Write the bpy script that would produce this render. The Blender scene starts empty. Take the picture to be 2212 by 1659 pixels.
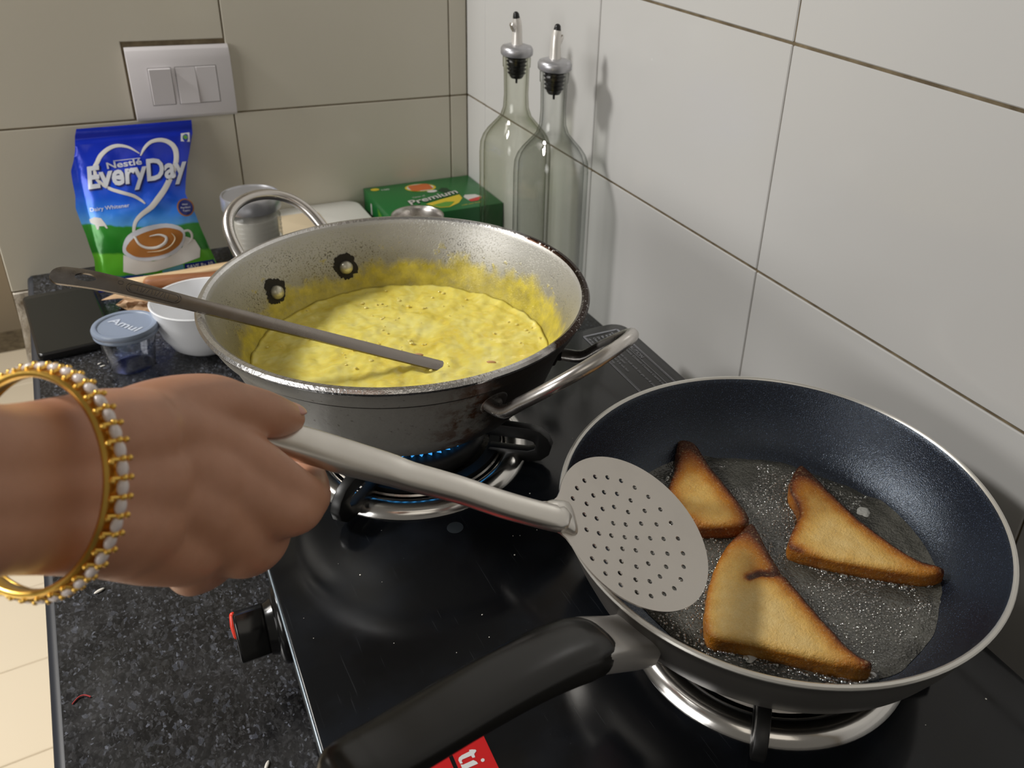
import bpy, bmesh, math, random
import numpy as np
from math import sin, cos, pi, radians, sqrt, atan2
from mathutils import Vector, Matrix, noise
from mathutils.geometry import delaunay_2d_cdt
random.seed(7)
C = bpy.context.scene.collection
V = Vector

# ------------------------------------------------------------------ camera
CAM = V((-0.50686, -1.18235, 0.51210))
YAW, PITCH, ROLL = 0.593559, 0.477901, 0.077849
FPX, PX, PY, IW, IH = 1842.51, 1324.93, 651.35, 2212.0, 1659.0
fwd = V((sin(YAW) * cos(PITCH), cos(YAW) * cos(PITCH), -sin(PITCH)))
rgt = V((cos(YAW), -sin(YAW), 0))
upv = rgt.cross(fwd)
r2 = rgt * cos(ROLL) + upv * sin(ROLL)
u2 = -rgt * sin(ROLL) + upv * cos(ROLL)
cd = bpy.data.cameras.new('camera')
cam = bpy.data.objects.new('camera', cd)
C.objects.link(cam)
cam.matrix_world = Matrix(((r2.x, u2.x, -fwd.x, CAM.x), (r2.y, u2.y, -fwd.y, CAM.y), (r2.z, u2.z, -fwd.z, CAM.z), (0, 0, 0, 1)))
cd.sensor_fit = 'HORIZONTAL'
cd.sensor_width = 36.0
cd.lens = FPX / IW * 36.0
cd.shift_x = -(PX - IW / 2) / IW
cd.shift_y = (PY - IH / 2) / IW
cd.clip_start = 0.02
cd.dof.use_dof = True
cd.dof.focus_distance = 0.53
cd.dof.aperture_fstop = 15.0
bpy.context.scene.camera = cam

# ------------------------------------------------------------------ world, lights, exposure
w = bpy.data.worlds.new('room_ambience')
bpy.context.scene.world = w
w.use_nodes = True
w.node_tree.nodes['Background'].inputs[0].default_value = (1.0, 0.93, 0.82, 1)
w.node_tree.nodes['Background'].inputs[1].default_value = 0.115


def lamp(name, kind, loc, energy, color, size, aim=None, spread=pi):
    d = bpy.data.lights.new(name, kind)
    d.energy = energy
    d.color = color
    if kind == 'AREA':
        d.spread = spread
        d.shape = 'RECTANGLE'
        d.size, d.size_y = size
    else:
        d.shadow_soft_size = size
    o = bpy.data.objects.new(name, d)
    C.objects.link(o)
    o.location = loc
    if aim is not None:
        o.rotation_euler = (V(aim) - V(loc)).to_track_quat('-Z', 'Y').to_euler()
    return o


lamp('wall_lamp_light', 'POINT', (-1.35, -0.035, 1.20), 60.0, (1.0, 0.98, 0.95), 0.11)
lamp('ceiling_bounce_fill', 'AREA', (-0.95, -2.1, 1.55), 2.0, (1.0, 0.92, 0.80), (1.1, 0.9), (-0.2, -0.5, 0.1))  # added soft fill standing in for ceiling bounce, not a lamp of the room
lamp('left_side_fill', 'AREA', (-2.30, -1.00, 0.50), 15.0, (1.0, 0.985, 0.96), (1.2, 0.7), (0.0, -0.85, 0.12))  # unseen fill added to brighten the right wall; no window is known there
lamp('room_light', 'AREA', (-1.75, 0.75, 1.55), 7.0, (1.0, 0.95, 0.87), (0.6, 0.6), (-0.95, 0.1, -0.85), radians(80))
vs = bpy.context.scene.view_settings
vs.view_transform = 'Standard'
vs.look = 'None'
vs.exposure = 0.10
vs.gamma = 1.0
vs.use_curve_mapping = False
cy = bpy.context.scene.cycles
cy.max_bounces = 10
cy.transmission_bounces = 10
cy.glossy_bounces = 5
cy.sample_clamp_indirect = 4.0


# ------------------------------------------------------------------ materials
def principled(name):
    m = bpy.data.materials.new(name)
    m.use_nodes = True
    return m, m.node_tree, m.node_tree.nodes['Principled BSDF']


def M(name, col, rough=0.5, metal=0.0, **kw):
    m, nt, b = principled(name)
    b.inputs['Base Color'].default_value = (*col, 1)
    b.inputs['Roughness'].default_value = rough
    b.inputs['Metallic'].default_value = metal
    for k, v in kw.items():
        b.inputs[k.replace('_', ' ')].default_value = v
    return m


class NT:
    """small node-building helper"""
    def __init__(s, m):
        s.m, s.t = m, m.node_tree
        s.b = s.t.nodes['Principled BSDF']
        s.tc = s.t.nodes.new('ShaderNodeTexCoord')

    def new(s, k, **kw):
        n = s.t.nodes.new(k)
        for a, v in kw.items():
            setattr(n, a, v)
        return n

    def link(s, a, b):
        s.t.links.new(a, b)

    def mapped(s, scale=(1, 1, 1), rot=(0, 0, 0), loc=(0, 0, 0)):
        n = s.new('ShaderNodeMapping')
        n.inputs['Scale'].default_value = scale
        n.inputs['Rotation'].default_value = rot
        n.inputs['Location'].default_value = loc
        s.link(s.tc.outputs['Object'], n.inputs[0])
        return n.outputs[0]

    def noise(s, scale, detail=4, rough=0.6, vec=None, dist=0.0):
        n = s.new('ShaderNodeTexNoise')
        n.inputs['Scale'].default_value = scale
        n.inputs['Detail'].default_value = detail
        n.inputs['Roughness'].default_value = rough
        n.inputs['Distortion'].default_value = dist
        s.link(vec or s.tc.outputs['Object'], n.inputs['Vector'])
        return n.outputs[0]

    def voro(s, scale, vec=None, feature='F1', out=0):
        n = s.new('ShaderNodeTexVoronoi', feature=feature)
        n.inputs['Scale'].default_value = scale
        s.link(vec or s.tc.outputs['Object'], n.inputs['Vector'])
        return n.outputs[out]

    def ramp(s, f, stops):
        n = s.new('ShaderNodeValToRGB')
        e = n.color_ramp.elements
        while len(e) > 1:
            e.remove(e[-1])
        e[0].position = stops[0][0]
        e[0].color = tuple(stops[0][1]) + (1,) if len(stops[0][1]) == 3 else stops[0][1]
        for p, c in stops[1:]:
            x = e.new(p)
            x.color = tuple(c) + (1,)
        s.link(f, n.inputs[0])
        return n.outputs[0]

    def step(s, f, a, b):
        return s.ramp(f, [(a, (0, 0, 0)), (b, (1, 1, 1))])

    def mix(s, f, a, b):
        n = s.new('ShaderNodeMix', data_type='RGBA')
        for sock, v in ((n.inputs[0], f), (n.inputs[6], a), (n.inputs[7], b)):
            if isinstance(v, (tuple, list)):
                sock.default_value = (*v, 1)
            elif isinstance(v, (int, float)):
                sock.default_value = v
            else:
                s.link(v, sock)
        return n.outputs[2]

    def math(s, op, a, b=0.0, clamp=False):
        n = s.new('ShaderNodeMath', operation=op, use_clamp=clamp)
        for i, v in enumerate((a, b)):
            if isinstance(v, (int, float)):
                n.inputs[i].default_value = v
            else:
                s.link(v, n.inputs[i])
        return n.outputs[0]

    def maprange(s, v, a, b, c=0.0, d=1.0):
        n = s.new('ShaderNodeMapRange')
        s.link(v, n.inputs[0])
        for i, x in enumerate((a, b, c, d)):
            n.inputs[i + 1].default_value = x
        return n.outputs[0]

    def xyz(s):
        n = s.new('ShaderNodeSeparateXYZ')
        s.link(s.tc.outputs['Object'], n.inputs[0])
        return n.outputs

    def color(s, c):
        s.link(c, s.b.inputs['Base Color'])

    def rough(s, c):
        s.link(c, s.b.inputs['Roughness'])

    def bump(s, h, strength=0.3, dist=0.001):
        n = s.new('ShaderNodeBump')
        n.inputs['Strength'].default_value = strength
        n.inputs['Distance'].default_value = dist
        s.link(h, n.inputs['Height'])
        s.link(n.outputs[0], s.b.inputs['Normal'])

    def attr(s, name):
        n = s.new('ShaderNodeAttribute', attribute_name=name)
        return n.outputs['Fac']


MT = {}


def mat_tile(name, col):
    m = M(name, col, 0.16)
    n = NT(m)
    f = n.noise(3.0, 3, 0.5)
    dirt = n.step(n.noise(34.0, 6, 0.65), 0.66, 0.80)
    c = n.mix(f, tuple(x * 0.95 for x in col), tuple(min(1, x * 1.03) for x in col))
    n.color(n.mix(n.math('MULTIPLY', dirt, 0.10), c, (0.40, 0.36, 0.28)))
    n.rough(n.maprange(n.noise(14.0, 5, 0.6), 0.3, 0.8, 0.12, 0.30))
    n.bump(n.noise(9.0, 2, 0.5), 0.05, 0.002)
    return m


MT['tile'] = mat_tile('cream_wall_tile', (0.565, 0.558, 0.542))
MT['tile_back'] = mat_tile('back_tile_ambient_tint', (0.60, 0.56, 0.465))  # same tile as the right wall, warm ambient tone put into the colour
MT['floor_tile'] = mat_tile('beige_floor_tile', (0.80, 0.70, 0.54))


def mat_grout():
    m = M('brown_grout', (0.14, 0.105, 0.06), 0.9)
    n = NT(m)
    n.color(n.ramp(n.noise(60, 5), [(0.3, (0.08, 0.058, 0.032)), (0.7, (0.20, 0.155, 0.09))]))
    return m


MT['grout'] = mat_grout()


def mat_plaster():
    m = M('rough_plaster', (0.55, 0.50, 0.42), 0.9)
    n = NT(m)
    f = n.noise(45, 6)
    n.color(n.ramp(f, [(0.35, (0.22, 0.17, 0.12)), (0.55, (0.55, 0.50, 0.42)), (0.75, (0.66, 0.62, 0.55))]))
    n.bump(f, 0.9, 0.006)
    return m


MT['plaster'] = mat_plaster()
MT['tan_wall'] = M('tan_painted_wall', (0.34, 0.27, 0.18), 0.8)


def mat_granite():
    m = M('black_granite', (0.02, 0.02, 0.022), 0.22)
    n = NT(m)
    wv = n.new('ShaderNodeVectorMath', operation='ADD')
    nz = n.new('ShaderNodeTexNoise')
    nz.inputs['Scale'].default_value = 160
    n.link(n.tc.outputs['Object'], nz.inputs['Vector'])
    sc_ = n.new('ShaderNodeVectorMath', operation='SCALE')
    n.link(nz.outputs['Color'], sc_.inputs[0])
    sc_.inputs['Scale'].default_value = 0.0045
    n.link(n.mapped((1, 0.6, 1), (0, 0, 0.5)), wv.inputs[0])
    n.link(sc_.outputs[0], wv.inputs[1])

    def cells(scale):
        v = n.new('ShaderNodeTexVoronoi')
        v.inputs['Scale'].default_value = scale
        n.link(wv.outputs[0], v.inputs['Vector'])
        sp_ = n.new('ShaderNodeSeparateColor')
        n.link(v.outputs['Color'], sp_.inputs[0])
        return sp_.outputs[0]
    c1 = n.ramp(cells(380), [(0.0, (0.004, 0.004, 0.005)), (0.50, (0.010, 0.010, 0.011)), (0.78, (0.028, 0.028, 0.030)), (0.92, (0.048, 0.050, 0.056)), (1.0, (0.095, 0.105, 0.135))])
    c2 = n.ramp(cells(820), [(0.0, (0.003, 0.003, 0.004)), (0.55, (0.014, 0.014, 0.015)), (0.85, (0.045, 0.045, 0.048)), (0.97, (0.10, 0.105, 0.12)), (1.0, (0.24, 0.26, 0.32))])
    c = n.mix(0.5, c1, c2)
    haze = n.step(n.noise(16, 4, 0.6), 0.55, 0.80)
    c = n.mix(n.math('MULTIPLY', haze, 0.35), c, (0.055, 0.055, 0.05))
    n.color(c)
    n.rough(n.maprange(n.noise(40, 4), 0.3, 0.7, 0.18, 0.42))
    n.bump(n.noise(200, 3), 0.05, 0.0006)
    return m


MT['granite'] = mat_granite()
MT['granite_edge'] = M('granite_chamfer', (0.014, 0.017, 0.025), 0.45)


def mat_hob_glass():
    m = M('black_hob_glass', (0.004, 0.0045, 0.005), 0.08)
    n = NT(m)
    s1 = n.step(n.noise(9, 2, 0.5, n.mapped((80, 2.5, 1), (0, 0, 0.6))), 0.70, 0.76)
    s2 = n.step(n.noise(9, 2, 0.5, n.mapped((90, 3, 1), (0, 0, -0.5))), 0.71, 0.77)
    dust = n.step(n.noise(700, 2, 0.5), 0.72, 0.80)
    d2 = n.step(n.noise(11, 4, 0.6), 0.45, 0.75)
    f = n.math('ADD', n.math('MULTIPLY', n.math('ADD', s1, s2), 0.05), n.math('MULTIPLY', n.math('MULTIPLY', dust, d2), 0.25), True)
    c = n.mix(f, (0.004, 0.0045, 0.0055), (0.22, 0.23, 0.25))
    n.color(n.mix(n.math('MULTIPLY', d2, 0.40), c, (0.016, 0.022, 0.034)))
    n.rough(n.maprange(n.noise(18, 5), 0.3, 0.75, 0.07, 0.22))
    return m


MT['hob_glass'] = mat_hob_glass()
MT['hob_panel'] = M('dark_grey_panel', (0.018, 0.020, 0.019), 0.38)
MT['gloss_black'] = M('gloss_black_plastic', (0.006, 0.006, 0.006), 0.16)
MT['matt_black'] = M('matt_black_enamel', (0.006, 0.006, 0.006), 0.42)
MT['cast_iron'] = M('cast_iron', (0.012, 0.012, 0.012), 0.45, 0.2)
MT['red'] = M('red_plastic', (0.80, 0.045, 0.02), 0.3)
MT['sticker_red'] = M('red_sticker', (0.62, 0.012, 0.014), 0.35)
MT['white_print'] = M('white_print', (0.78, 0.78, 0.78), 0.5)
MT['grey_print'] = M('grey_print', (0.36, 0.37, 0.41), 0.5)
MT['drop_mark'] = M('dried_drop', (0.030, 0.036, 0.040), 0.5)
MT['chrome'] = M('chrome', (0.78, 0.76, 0.73), 0.16, 1.0)
MT['trim'] = M('polished_glass_edge', (0.30, 0.36, 0.42), 0.25, 0.6)


def mat_steel(name, col, r0, r1, scale=(1, 1, 1), stain=0.25):
    m = M(name, col, r0, 1.0)
    n = NT(m)
    f = n.noise(30, 6, 0.65, n.mapped(scale))
    c = n.mix(n.math('MULTIPLY', n.step(n.noise(26, 5, 0.6), 0.5, 0.75), stain), col, tuple(x * 0.55 for x in col))
    n.color(c)
    n.rough(n.maprange(f, 0.3, 0.7, r0, r1))
    return m


MT['steel'] = mat_steel('brushed_steel', (0.66, 0.63, 0.60), 0.22, 0.36)
MT['steel_dark'] = mat_steel('dull_ladle_steel', (0.32, 0.29, 0.265), 0.18, 0.34, (1, 1, 1), 0.5)
MT['disc_steel'] = mat_steel('skimmer_steel', (0.66, 0.62, 0.57), 0.30, 0.42, (1, 1, 1), 0.12)
MT['grip_steel'] = mat_steel('skimmer_grip_steel', (0.70, 0.67, 0.62), 0.27, 0.40, (1, 1, 1), 0.2)
MT['lid_steel'] = M('jar_lid_steel', (0.50, 0.50, 0.52), 0.30, 0.65)
MT['spout'] = M('bright_spout', (0.78, 0.75, 0.71), 0.28, 0.45)
MT['silver_plastic'] = M('silver_collar', (0.50, 0.50, 0.52), 0.35, 0.7)
MT['engrave'] = M('engraved_line', (0.10, 0.09, 0.085), 0.5, 0.8)


def mat_kadai_out():
    m = M('kadai_outer', (0.4, 0.4, 0.4), 0.4, 0.9)
    n = NT(m)
    x, y, z = n.xyz()[:3]
    ang = n.math('ARCTAN2', y, x)                       # scorched between about -85 and +60 degrees
    nz = n.noise(38, 6, 0.7)
    a = n.math('ADD', ang, n.math('MULTIPLY', n.math('SUBTRACT', nz, 0.5), 0.55))
    burn = n.math('MULTIPLY', n.maprange(a, -1.60, -1.42), n.maprange(a, 1.6, 1.2), True)
    edge = n.math('MULTIPLY', n.maprange(a, -1.78, -1.56), n.maprange(a, 1.9, 1.5), True)
    ns = n.step(n.noise(300, 3), 0.63, 0.72)
    alu = n.mix(n.math('MULTIPLY', ns, 0.5), (0.34, 0.33, 0.30), (0.05, 0.035, 0.02))
    c = n.mix(n.math('MULTIPLY', edge, n.step(n.noise(90, 5, 0.7), 0.44, 0.56)), alu, (0.12, 0.045, 0.014))
    c = n.mix(burn, c, (0.010, 0.007, 0.005))
    n.color(c)
    n.link(n.maprange(burn, 0, 1, 0.45, 0.0), n.b.inputs['Metallic'])
    n.rough(n.maprange(burn, 0, 1, 0.42, 0.58))
    n.bump(n.noise(160, 5), 0.25, 0.001)
    return m


def mat_kadai_in():
    m = M('kadai_inner', (0.5, 0.5, 0.48), 0.42, 0.75)
    n = NT(m)
    x, y, z = n.xyz()[:3]
    ang = n.math('ARCTAN2', y, x)
    spk = n.step(n.noise(760, 3, 0.6), 0.54, 0.62)
    zone = n.math('MULTIPLY', n.maprange(n.noise(22, 4), 0.35, 0.6), n.maprange(z, 0.094, 0.080), True)
    alu = n.mix(n.math('MULTIPLY', n.math('MULTIPLY', spk, zone), 0.85), (0.50, 0.49, 0.46), (0.03, 0.025, 0.018))
    # curry splashed up the wall
    nz = n.noise(26, 6, 0.7, n.mapped((1, 1, 0.6)))
    lvl = n.math('ADD', z, n.math('MULTIPLY', n.math('SUBTRACT', nz, 0.5), -0.050))
    lvl = n.math('ADD', lvl, n.math('MULTIPLY', n.math('COSINE', n.math('ADD', ang, -0.2)), -0.006))
    stain = n.math('MULTIPLY', n.maprange(z, 0.082, 0.050), n.maprange(n.noise(18, 4), 0.3, 0.6, 0.25, 0.75))
    alu = n.mix(stain, alu, (0.20, 0.165, 0.035))
    wet = n.maprange(lvl, 0.0635, 0.0535)
    flecks = n.math('MULTIPLY', n.step(n.noise(130, 4, 0.6), 0.62, 0.67), n.maprange(z, 0.084, 0.066), True)
    wet = n.math('MAXIMUM', n.math('MULTIPLY', wet, n.maprange(n.noise(120, 4), 0.25, 0.55, 0.55, 1.0)), n.math('MULTIPLY', flecks, 0.7))
    yc = n.ramp(n.noise(70, 5), [(0.3, (0.42, 0.34, 0.03)), (0.7, (0.74, 0.62, 0.09))])
    n.color(n.mix(wet, alu, yc))
    n.link(n.maprange(wet, 0, 1, 0.70, 0.0), n.b.inputs['Metallic'])
    n.rough(n.maprange(wet, 0, 1, 0.42, 0.28))
    n.bump(n.math('ADD', n.math('MULTIPLY', spk, -0.3), wet), 0.35, 0.0012)
    return m


def mat_kadai_rim():
    m = M('kadai_rim', (0.72, 0.71, 0.70), 0.26, 1.0)
    n = NT(m)
    x, y, z = n.xyz()[:3]
    ang = n.math('ARCTAN2', y, x)
    a = n.math('ADD', ang, n.math('MULTIPLY', n.math('SUBTRACT', n.noise(60, 5), 0.5), 0.5))
    burn = n.math('MULTIPLY', n.maprange(a, -1.35, -1.05), n.maprange(a, 0.65, 0.35), True)
    burn = n.math('MULTIPLY', burn, n.maprange(n.noise(240, 3), 0.70, 0.62))
    n.color(n.mix(burn, (0.74, 0.73, 0.72), (0.03, 0.015, 0.010)))
    h = n.noise(330, 3, 0.6)
    n.bump(h, 0.45, 0.0010)
    return m


MT['kadai_out'], MT['kadai_in'], MT['kadai_rim'] = mat_kadai_out(), mat_kadai_in(), mat_kadai_rim()
MT['soot'] = M('burnt_ring', (0.016, 0.013, 0.010), 0.8)
MT['rivet'] = M('aluminium_rivet', (0.62, 0.60, 0.50), 0.38, 0.7)


def mat_curry():
    m = M('yellow_curry', (0.80, 0.62, 0.10), 0.11, 0.0)
    n = NT(m)
    a = n.noise(30, 5, 0.6, n.mapped((1, 1, 1)), 1.2)
    c = n.ramp(a, [(0.30, (0.86, 0.67, 0.09)), (0.48, (0.92, 0.78, 0.16)), (0.70, (0.95, 0.86, 0.29))])
    fr = n.step(n.noise(150, 4, 0.65, None, 1.5), 0.52, 0.70)
    c = n.mix(n.math('MULTIPLY', fr, 0.35), c, (0.95, 0.87, 0.36))
    n.color(c)
    b = n.math('ADD', n.noise(60, 2, 0.45), n.math('MULTIPLY', n.voro(170, None, 'SMOOTH_F1'), 0.35))
    n.bump(b, 0.55, 0.0045)
    n.b.inputs['Subsurface Weight'].default_value = 0.15
    n.b.inputs['Subsurface Radius'].default_value = (0.01, 0.008, 0.002)
    n.b.inputs['Subsurface Scale'].default_value = 0.4
    return m


MT['curry'] = mat_curry()
MT['curry_foam'] = M('curry_foam', (0.93, 0.80, 0.24), 0.08)


def mat_nonstick():
    m = M('dark_blue_nonstick', (0.010, 0.014, 0.028), 0.34)
    n = NT(m)
    fl = n.noise(1300, 2, 0.5)
    n.color(n.mix(n.step(fl, 0.60, 0.74), (0.008, 0.0105, 0.018), (0.10, 0.14, 0.22)))
    n.link(n.math('MULTIPLY', n.step(fl, 0.60, 0.74), 0.45), n.b.inputs['Metallic'])
    n.bump(fl, 0.6, 0.0005)
    n.b.inputs['Specular IOR Level'].default_value = 0.75
    n.b.inputs['Specular Tint'].default_value = (0.76, 0.86, 1.0, 1)
    n.rough(n.maprange(n.noise(20, 3), 0.3, 0.7, 0.22, 0.28))
    return m


MT['nonstick'] = mat_nonstick()
MT['pan_out'] = M('grey_pan_enamel', (0.19, 0.18, 0.165), 0.32, 0.75)
MT['pan_rim'] = M('bare_pan_rim', (0.74, 0.72, 0.67), 0.32, 0.75)
MT['bracket_steel'] = M('bracket_steel', (0.60, 0.58, 0.56), 0.30, 0.6)
MT['bakelite'] = M('black_bakelite', (0.012, 0.0115, 0.010), 0.26)


def mat_oil():
    m = M('frothing_oil', (0.07, 0.066, 0.052), 0.07)
    n = NT(m)
    v = n.voro(330)
    v2 = n.voro(760)
    c = n.ramp(n.noise(30, 5, 0.6), [(0.34, (0.014, 0.0135, 0.011)), (0.50, (0.038, 0.037, 0.030)), (0.70, (0.095, 0.093, 0.077))])
    ring = n.math('MULTIPLY', n.step(v2, 0.30, 0.55), 0.40)
    n.color(n.mix(n.math('MULTIPLY', ring, 0.6), c, (0.17, 0.165, 0.14)))
    n.bump(n.math('ADD', n.math('MULTIPLY', v, -1.0), n.math('MULTIPLY', v2, -0.7)), 0.45, 0.0008)
    n.b.inputs['Specular IOR Level'].default_value = 0.7
    return m


MT['oil'] = mat_oil()


def mat_bread(name, shift):
    m = M(name, (0.6, 0.4, 0.13), 0.42)
    n = NT(m)
    br = n.attr('brown')
    nz = n.noise(85, 5, 0.65)
    f = n.math('ADD', br, n.math('MULTIPLY', n.math('SUBTRACT', nz, 0.5), 0.42 + shift), True)
    c = n.ramp(f, [(0.0, (0.88, 0.63, 0.25)), (0.20, (0.82, 0.50, 0.13)), (0.45, (0.55, 0.21, 0.018)), (0.75, (0.25, 0.062, 0.006)), (1.0, (0.07, 0.016, 0.003))])
    n.color(n.mix(n.math('MULTIPLY', n.step(n.noise(700, 2), 0.56, 0.7), 0.30), c, (0.86, 0.68, 0.36)))
    n.bump(n.math('ADD', n.noise(520, 4, 0.7), n.math('MULTIPLY', n.noise(170, 3), 0.8)), 0.7, 0.0014)
    n.rough(n.maprange(n.noise(340, 3), 0.35, 0.65, 0.16, 0.50))
    return m


MT['bread'] = mat_bread('fried_bread', 0.0)


def mat_skin():
    m = M('skin', (0.40, 0.21, 0.13), 0.42)
    n = NT(m)
    f = n.noise(26, 4)
    c = n.ramp(f, [(0.3, (0.48, 0.235, 0.138)), (0.7, (0.60, 0.310, 0.198))])
    n.color(c)
    n.bump(n.noise(520, 3), 0.10, 0.0006)
    n.b.inputs['Subsurface Weight'].default_value = 0.12
    n.b.inputs['Subsurface Radius'].default_value = (0.012, 0.004, 0.002)
    n.b.inputs['Subsurface Scale'].default_value = 0.5
    return m


MT['skin'] = mat_skin()
MT['nail'] = M('fingernail', (0.60, 0.30, 0.25), 0.28)
MT['gold'] = M('yellow_gold', (0.95, 0.60, 0.13), 0.28, 1.0)
MT['pearl'] = M('pearl', (0.80, 0.72, 0.70), 0.18)
MT['white_plastic'] = M('white_switch_plastic', (0.66, 0.63, 0.64), 0.28)
MT['white_bowl'] = M('white_glazed_ceramic', (0.80, 0.81, 0.83), 0.12)
MT['tub'] = M('white_plastic_tub', (0.72, 0.71, 0.66), 0.4)
MT['beige'] = M('beige_patch', (0.68, 0.56, 0.38), 0.6)


def mat_glass(name, col, edge, rough=0.02, p=3.0, gloss=0.035):
    """thin-walled glass: light passes straight through, tinted more where the wall is seen edge-on, with a Fresnel gloss"""
    m = bpy.data.materials.new(name)
    m.use_nodes = True
    t = m.node_tree
    t.nodes.remove(t.nodes['Principled BSDF'])
    out = t.nodes['Material Output']
    tr_, gl, mx = t.nodes.new('ShaderNodeBsdfTransparent'), t.nodes.new('ShaderNodeBsdfGlossy'), t.nodes.new('ShaderNodeMixShader')
    lw = t.nodes.new('ShaderNodeLayerWeight')
    lw.inputs['Blend'].default_value = 0.5
    f5, fa = t.nodes.new('ShaderNodeMath'), t.nodes.new('ShaderNodeMath')
    f5.operation, fa.operation = 'POWER', 'MULTIPLY_ADD'
    f5.inputs[1].default_value = 4.5
    t.links.new(lw.outputs['Facing'], f5.inputs[0])
    t.links.new(f5.outputs[0], fa.inputs[0])
    fa.inputs[1].default_value, fa.inputs[2].default_value = 0.85, gloss
    pw = t.nodes.new('ShaderNodeMath')
    pw.operation = 'POWER'
    pw.inputs[1].default_value = p
    t.links.new(lw.outputs['Facing'], pw.inputs[0])
    mc = t.nodes.new('ShaderNodeMix')
    mc.data_type = 'RGBA'
    mc.inputs[6].default_value = (*col, 1)
    mc.inputs[7].default_value = (*edge, 1)
    t.links.new(pw.outputs[0], mc.inputs[0])
    t.links.new(mc.outputs[2], tr_.inputs['Color'])
    gl.inputs['Roughness'].default_value = rough
    t.links.new(fa.outputs[0], mx.inputs[0])
    t.links.new(tr_.outputs[0], mx.inputs[1])
    t.links.new(gl.outputs[0], mx.inputs[2])
    t.links.new(mx.outputs[0], out.inputs['Surface'])
    return m


MT['glass'] = mat_glass('clear_bottle_glass', (0.99, 0.994, 0.99), (0.30, 0.33, 0.30), p=2.3, gloss=0.03)
MT['glass_olive'] = mat_glass('oily_bottle_glass', (0.975, 0.980, 0.955), (0.30, 0.31, 0.15), p=2.3, gloss=0.03)
MT['jar_glass'] = mat_glass('ribbed_jar_glass', (0.93, 0.93, 0.92), (0.40, 0.40, 0.38), 0.10)
MT['thin_plastic'] = mat_glass('clear_cup_plastic', (0.965, 0.97, 0.985), (0.62, 0.65, 0.72), 0.06)
MT['salt'] = M('pale_powder', (0.78, 0.76, 0.71), 0.9)
MT['blue_lid'] = M('milky_blue_lid', (0.30, 0.36, 0.47), 0.30, 0.0, Transmission_Weight=0.25)
MT['lid_print'] = M('raised_white_lettering', (0.52, 0.57, 0.66), 0.4)
MT['cork'] = M('black_rubber_stopper', (0.012, 0.012, 0.012), 0.3)
MT['phone'] = M('phone_body', (0.010, 0.010, 0.010), 0.22)
MT['screen'] = M('phone_screen', (0.012, 0.0125, 0.011), 0.10)


def mat_wood(name, a, b_, sc=1.0):
    m = M(name, a, 0.55)
    n = NT(m)
    f = n.noise(24 * sc, 5, 0.6, n.mapped((0.35, 4, 4)))
    n.color(n.ramp(f, [(0.35, a), (0.65, b_)]))
    n.bump(f, 0.2, 0.001)
    return m


MT['wood'] = mat_wood('brown_wood', (0.23, 0.085, 0.030), (0.40, 0.18, 0.075))
MT['pale_wood'] = mat_wood('pale_wood', (0.60, 0.42, 0.23), (0.70, 0.53, 0.32))
MT['paper'] = mat_wood('crumpled_brown_paper', (0.40, 0.25, 0.14), (0.58, 0.39, 0.24), 2.0)
MT['green_box'] = M('green_carton', (0.006, 0.135, 0.026), 0.30)
MT['green_light'] = M('light_green_print', (0.10, 0.30, 0.03), 0.35)
MT['yellow_print'] = M('yellow_print', (0.66, 0.50, 0.03), 0.4)
MT['orange_print'] = M('orange_print', (0.55, 0.13, 0.03), 0.4)
MT['dark_print'] = M('dark_green_print', (0.006, 0.035, 0.012), 0.4)
MT['red_print'] = M('red_print', (0.55, 0.03, 0.02), 0.4)
MT['blue_dark'] = M('navy_print', (0.004, 0.012, 0.14), 0.25)
MT['cream_print'] = M('cream_print', (0.62, 0.60, 0.57), 0.3)
MT['silver_print'] = M('silver_print', (0.62, 0.64, 0.70), 0.25, 0.2)
MT['coffee'] = M('coffee_print', (0.34, 0.13, 0.025), 0.3)
MT['teal_print'] = M('teal_print', (0.07, 0.22, 0.28), 0.4)
MT['rice'] = M('rice', (0.78, 0.75, 0.68), 0.5)
MT['thread'] = M('red_thread', (0.38, 0.03, 0.03), 0.7)
MT['raisin'] = M('raisin', (0.62, 0.34, 0.16), 0.4)


def mat_flame():
    m = M('blue_flame', (0, 0, 0), 1.0)
    b = m.node_tree.nodes['Principled BSDF']
    b.inputs['Emission Color'].default_value = (0.06, 0.42, 1.0, 1)
    b.inputs['Emission Strength'].default_value = 1.0
    b.inputs['Alpha'].default_value = 0.75
    return m


MT['flame'] = mat_flame()
MT['foam'] = M('oil_foam', (0.50, 0.50, 0.47), 0.22)
MT['bubble'] = mat_glass('oil_bubble', (0.97, 0.97, 0.94), (0.60, 0.60, 0.54), 0.05, 2.0, 0.32)


# ------------------------------------------------------------------ mesh helpers
def to_mesh(bm, name, smooth=40):
    me = bpy.data.meshes.new(name)
    bmesh.ops.recalc_face_normals(bm, faces=bm.faces[:])
    bm.to_mesh(me)
    bm.free()
    if smooth:
        me.shade_smooth()
        me.set_sharp_from_angle(angle=radians(smooth))
    return me


ROOTM = {}


def link(name, me, m, parent=None, origin=None):
    """me is in world coordinates; the object's own frame is its parent's root frame or a translated one"""
    o = bpy.data.objects.new(name, me)
    C.objects.link(o)
    ms = m if isinstance(m, (list, tuple)) else [m]
    for x in ms:
        me.materials.append(MT[x])
    if parent is not None:
        mw = ROOTM[parent.name]
        me.transform(mw.inverted())
        o.parent = parent
        ROOTM[o.name] = mw
    else:
        mw = Matrix.Translation(V(origin)) if origin is not None else Matrix.Identity(4)
        me.transform(mw.inverted())
        o.matrix_world = mw
        ROOTM[o.name] = mw
    return o


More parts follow.
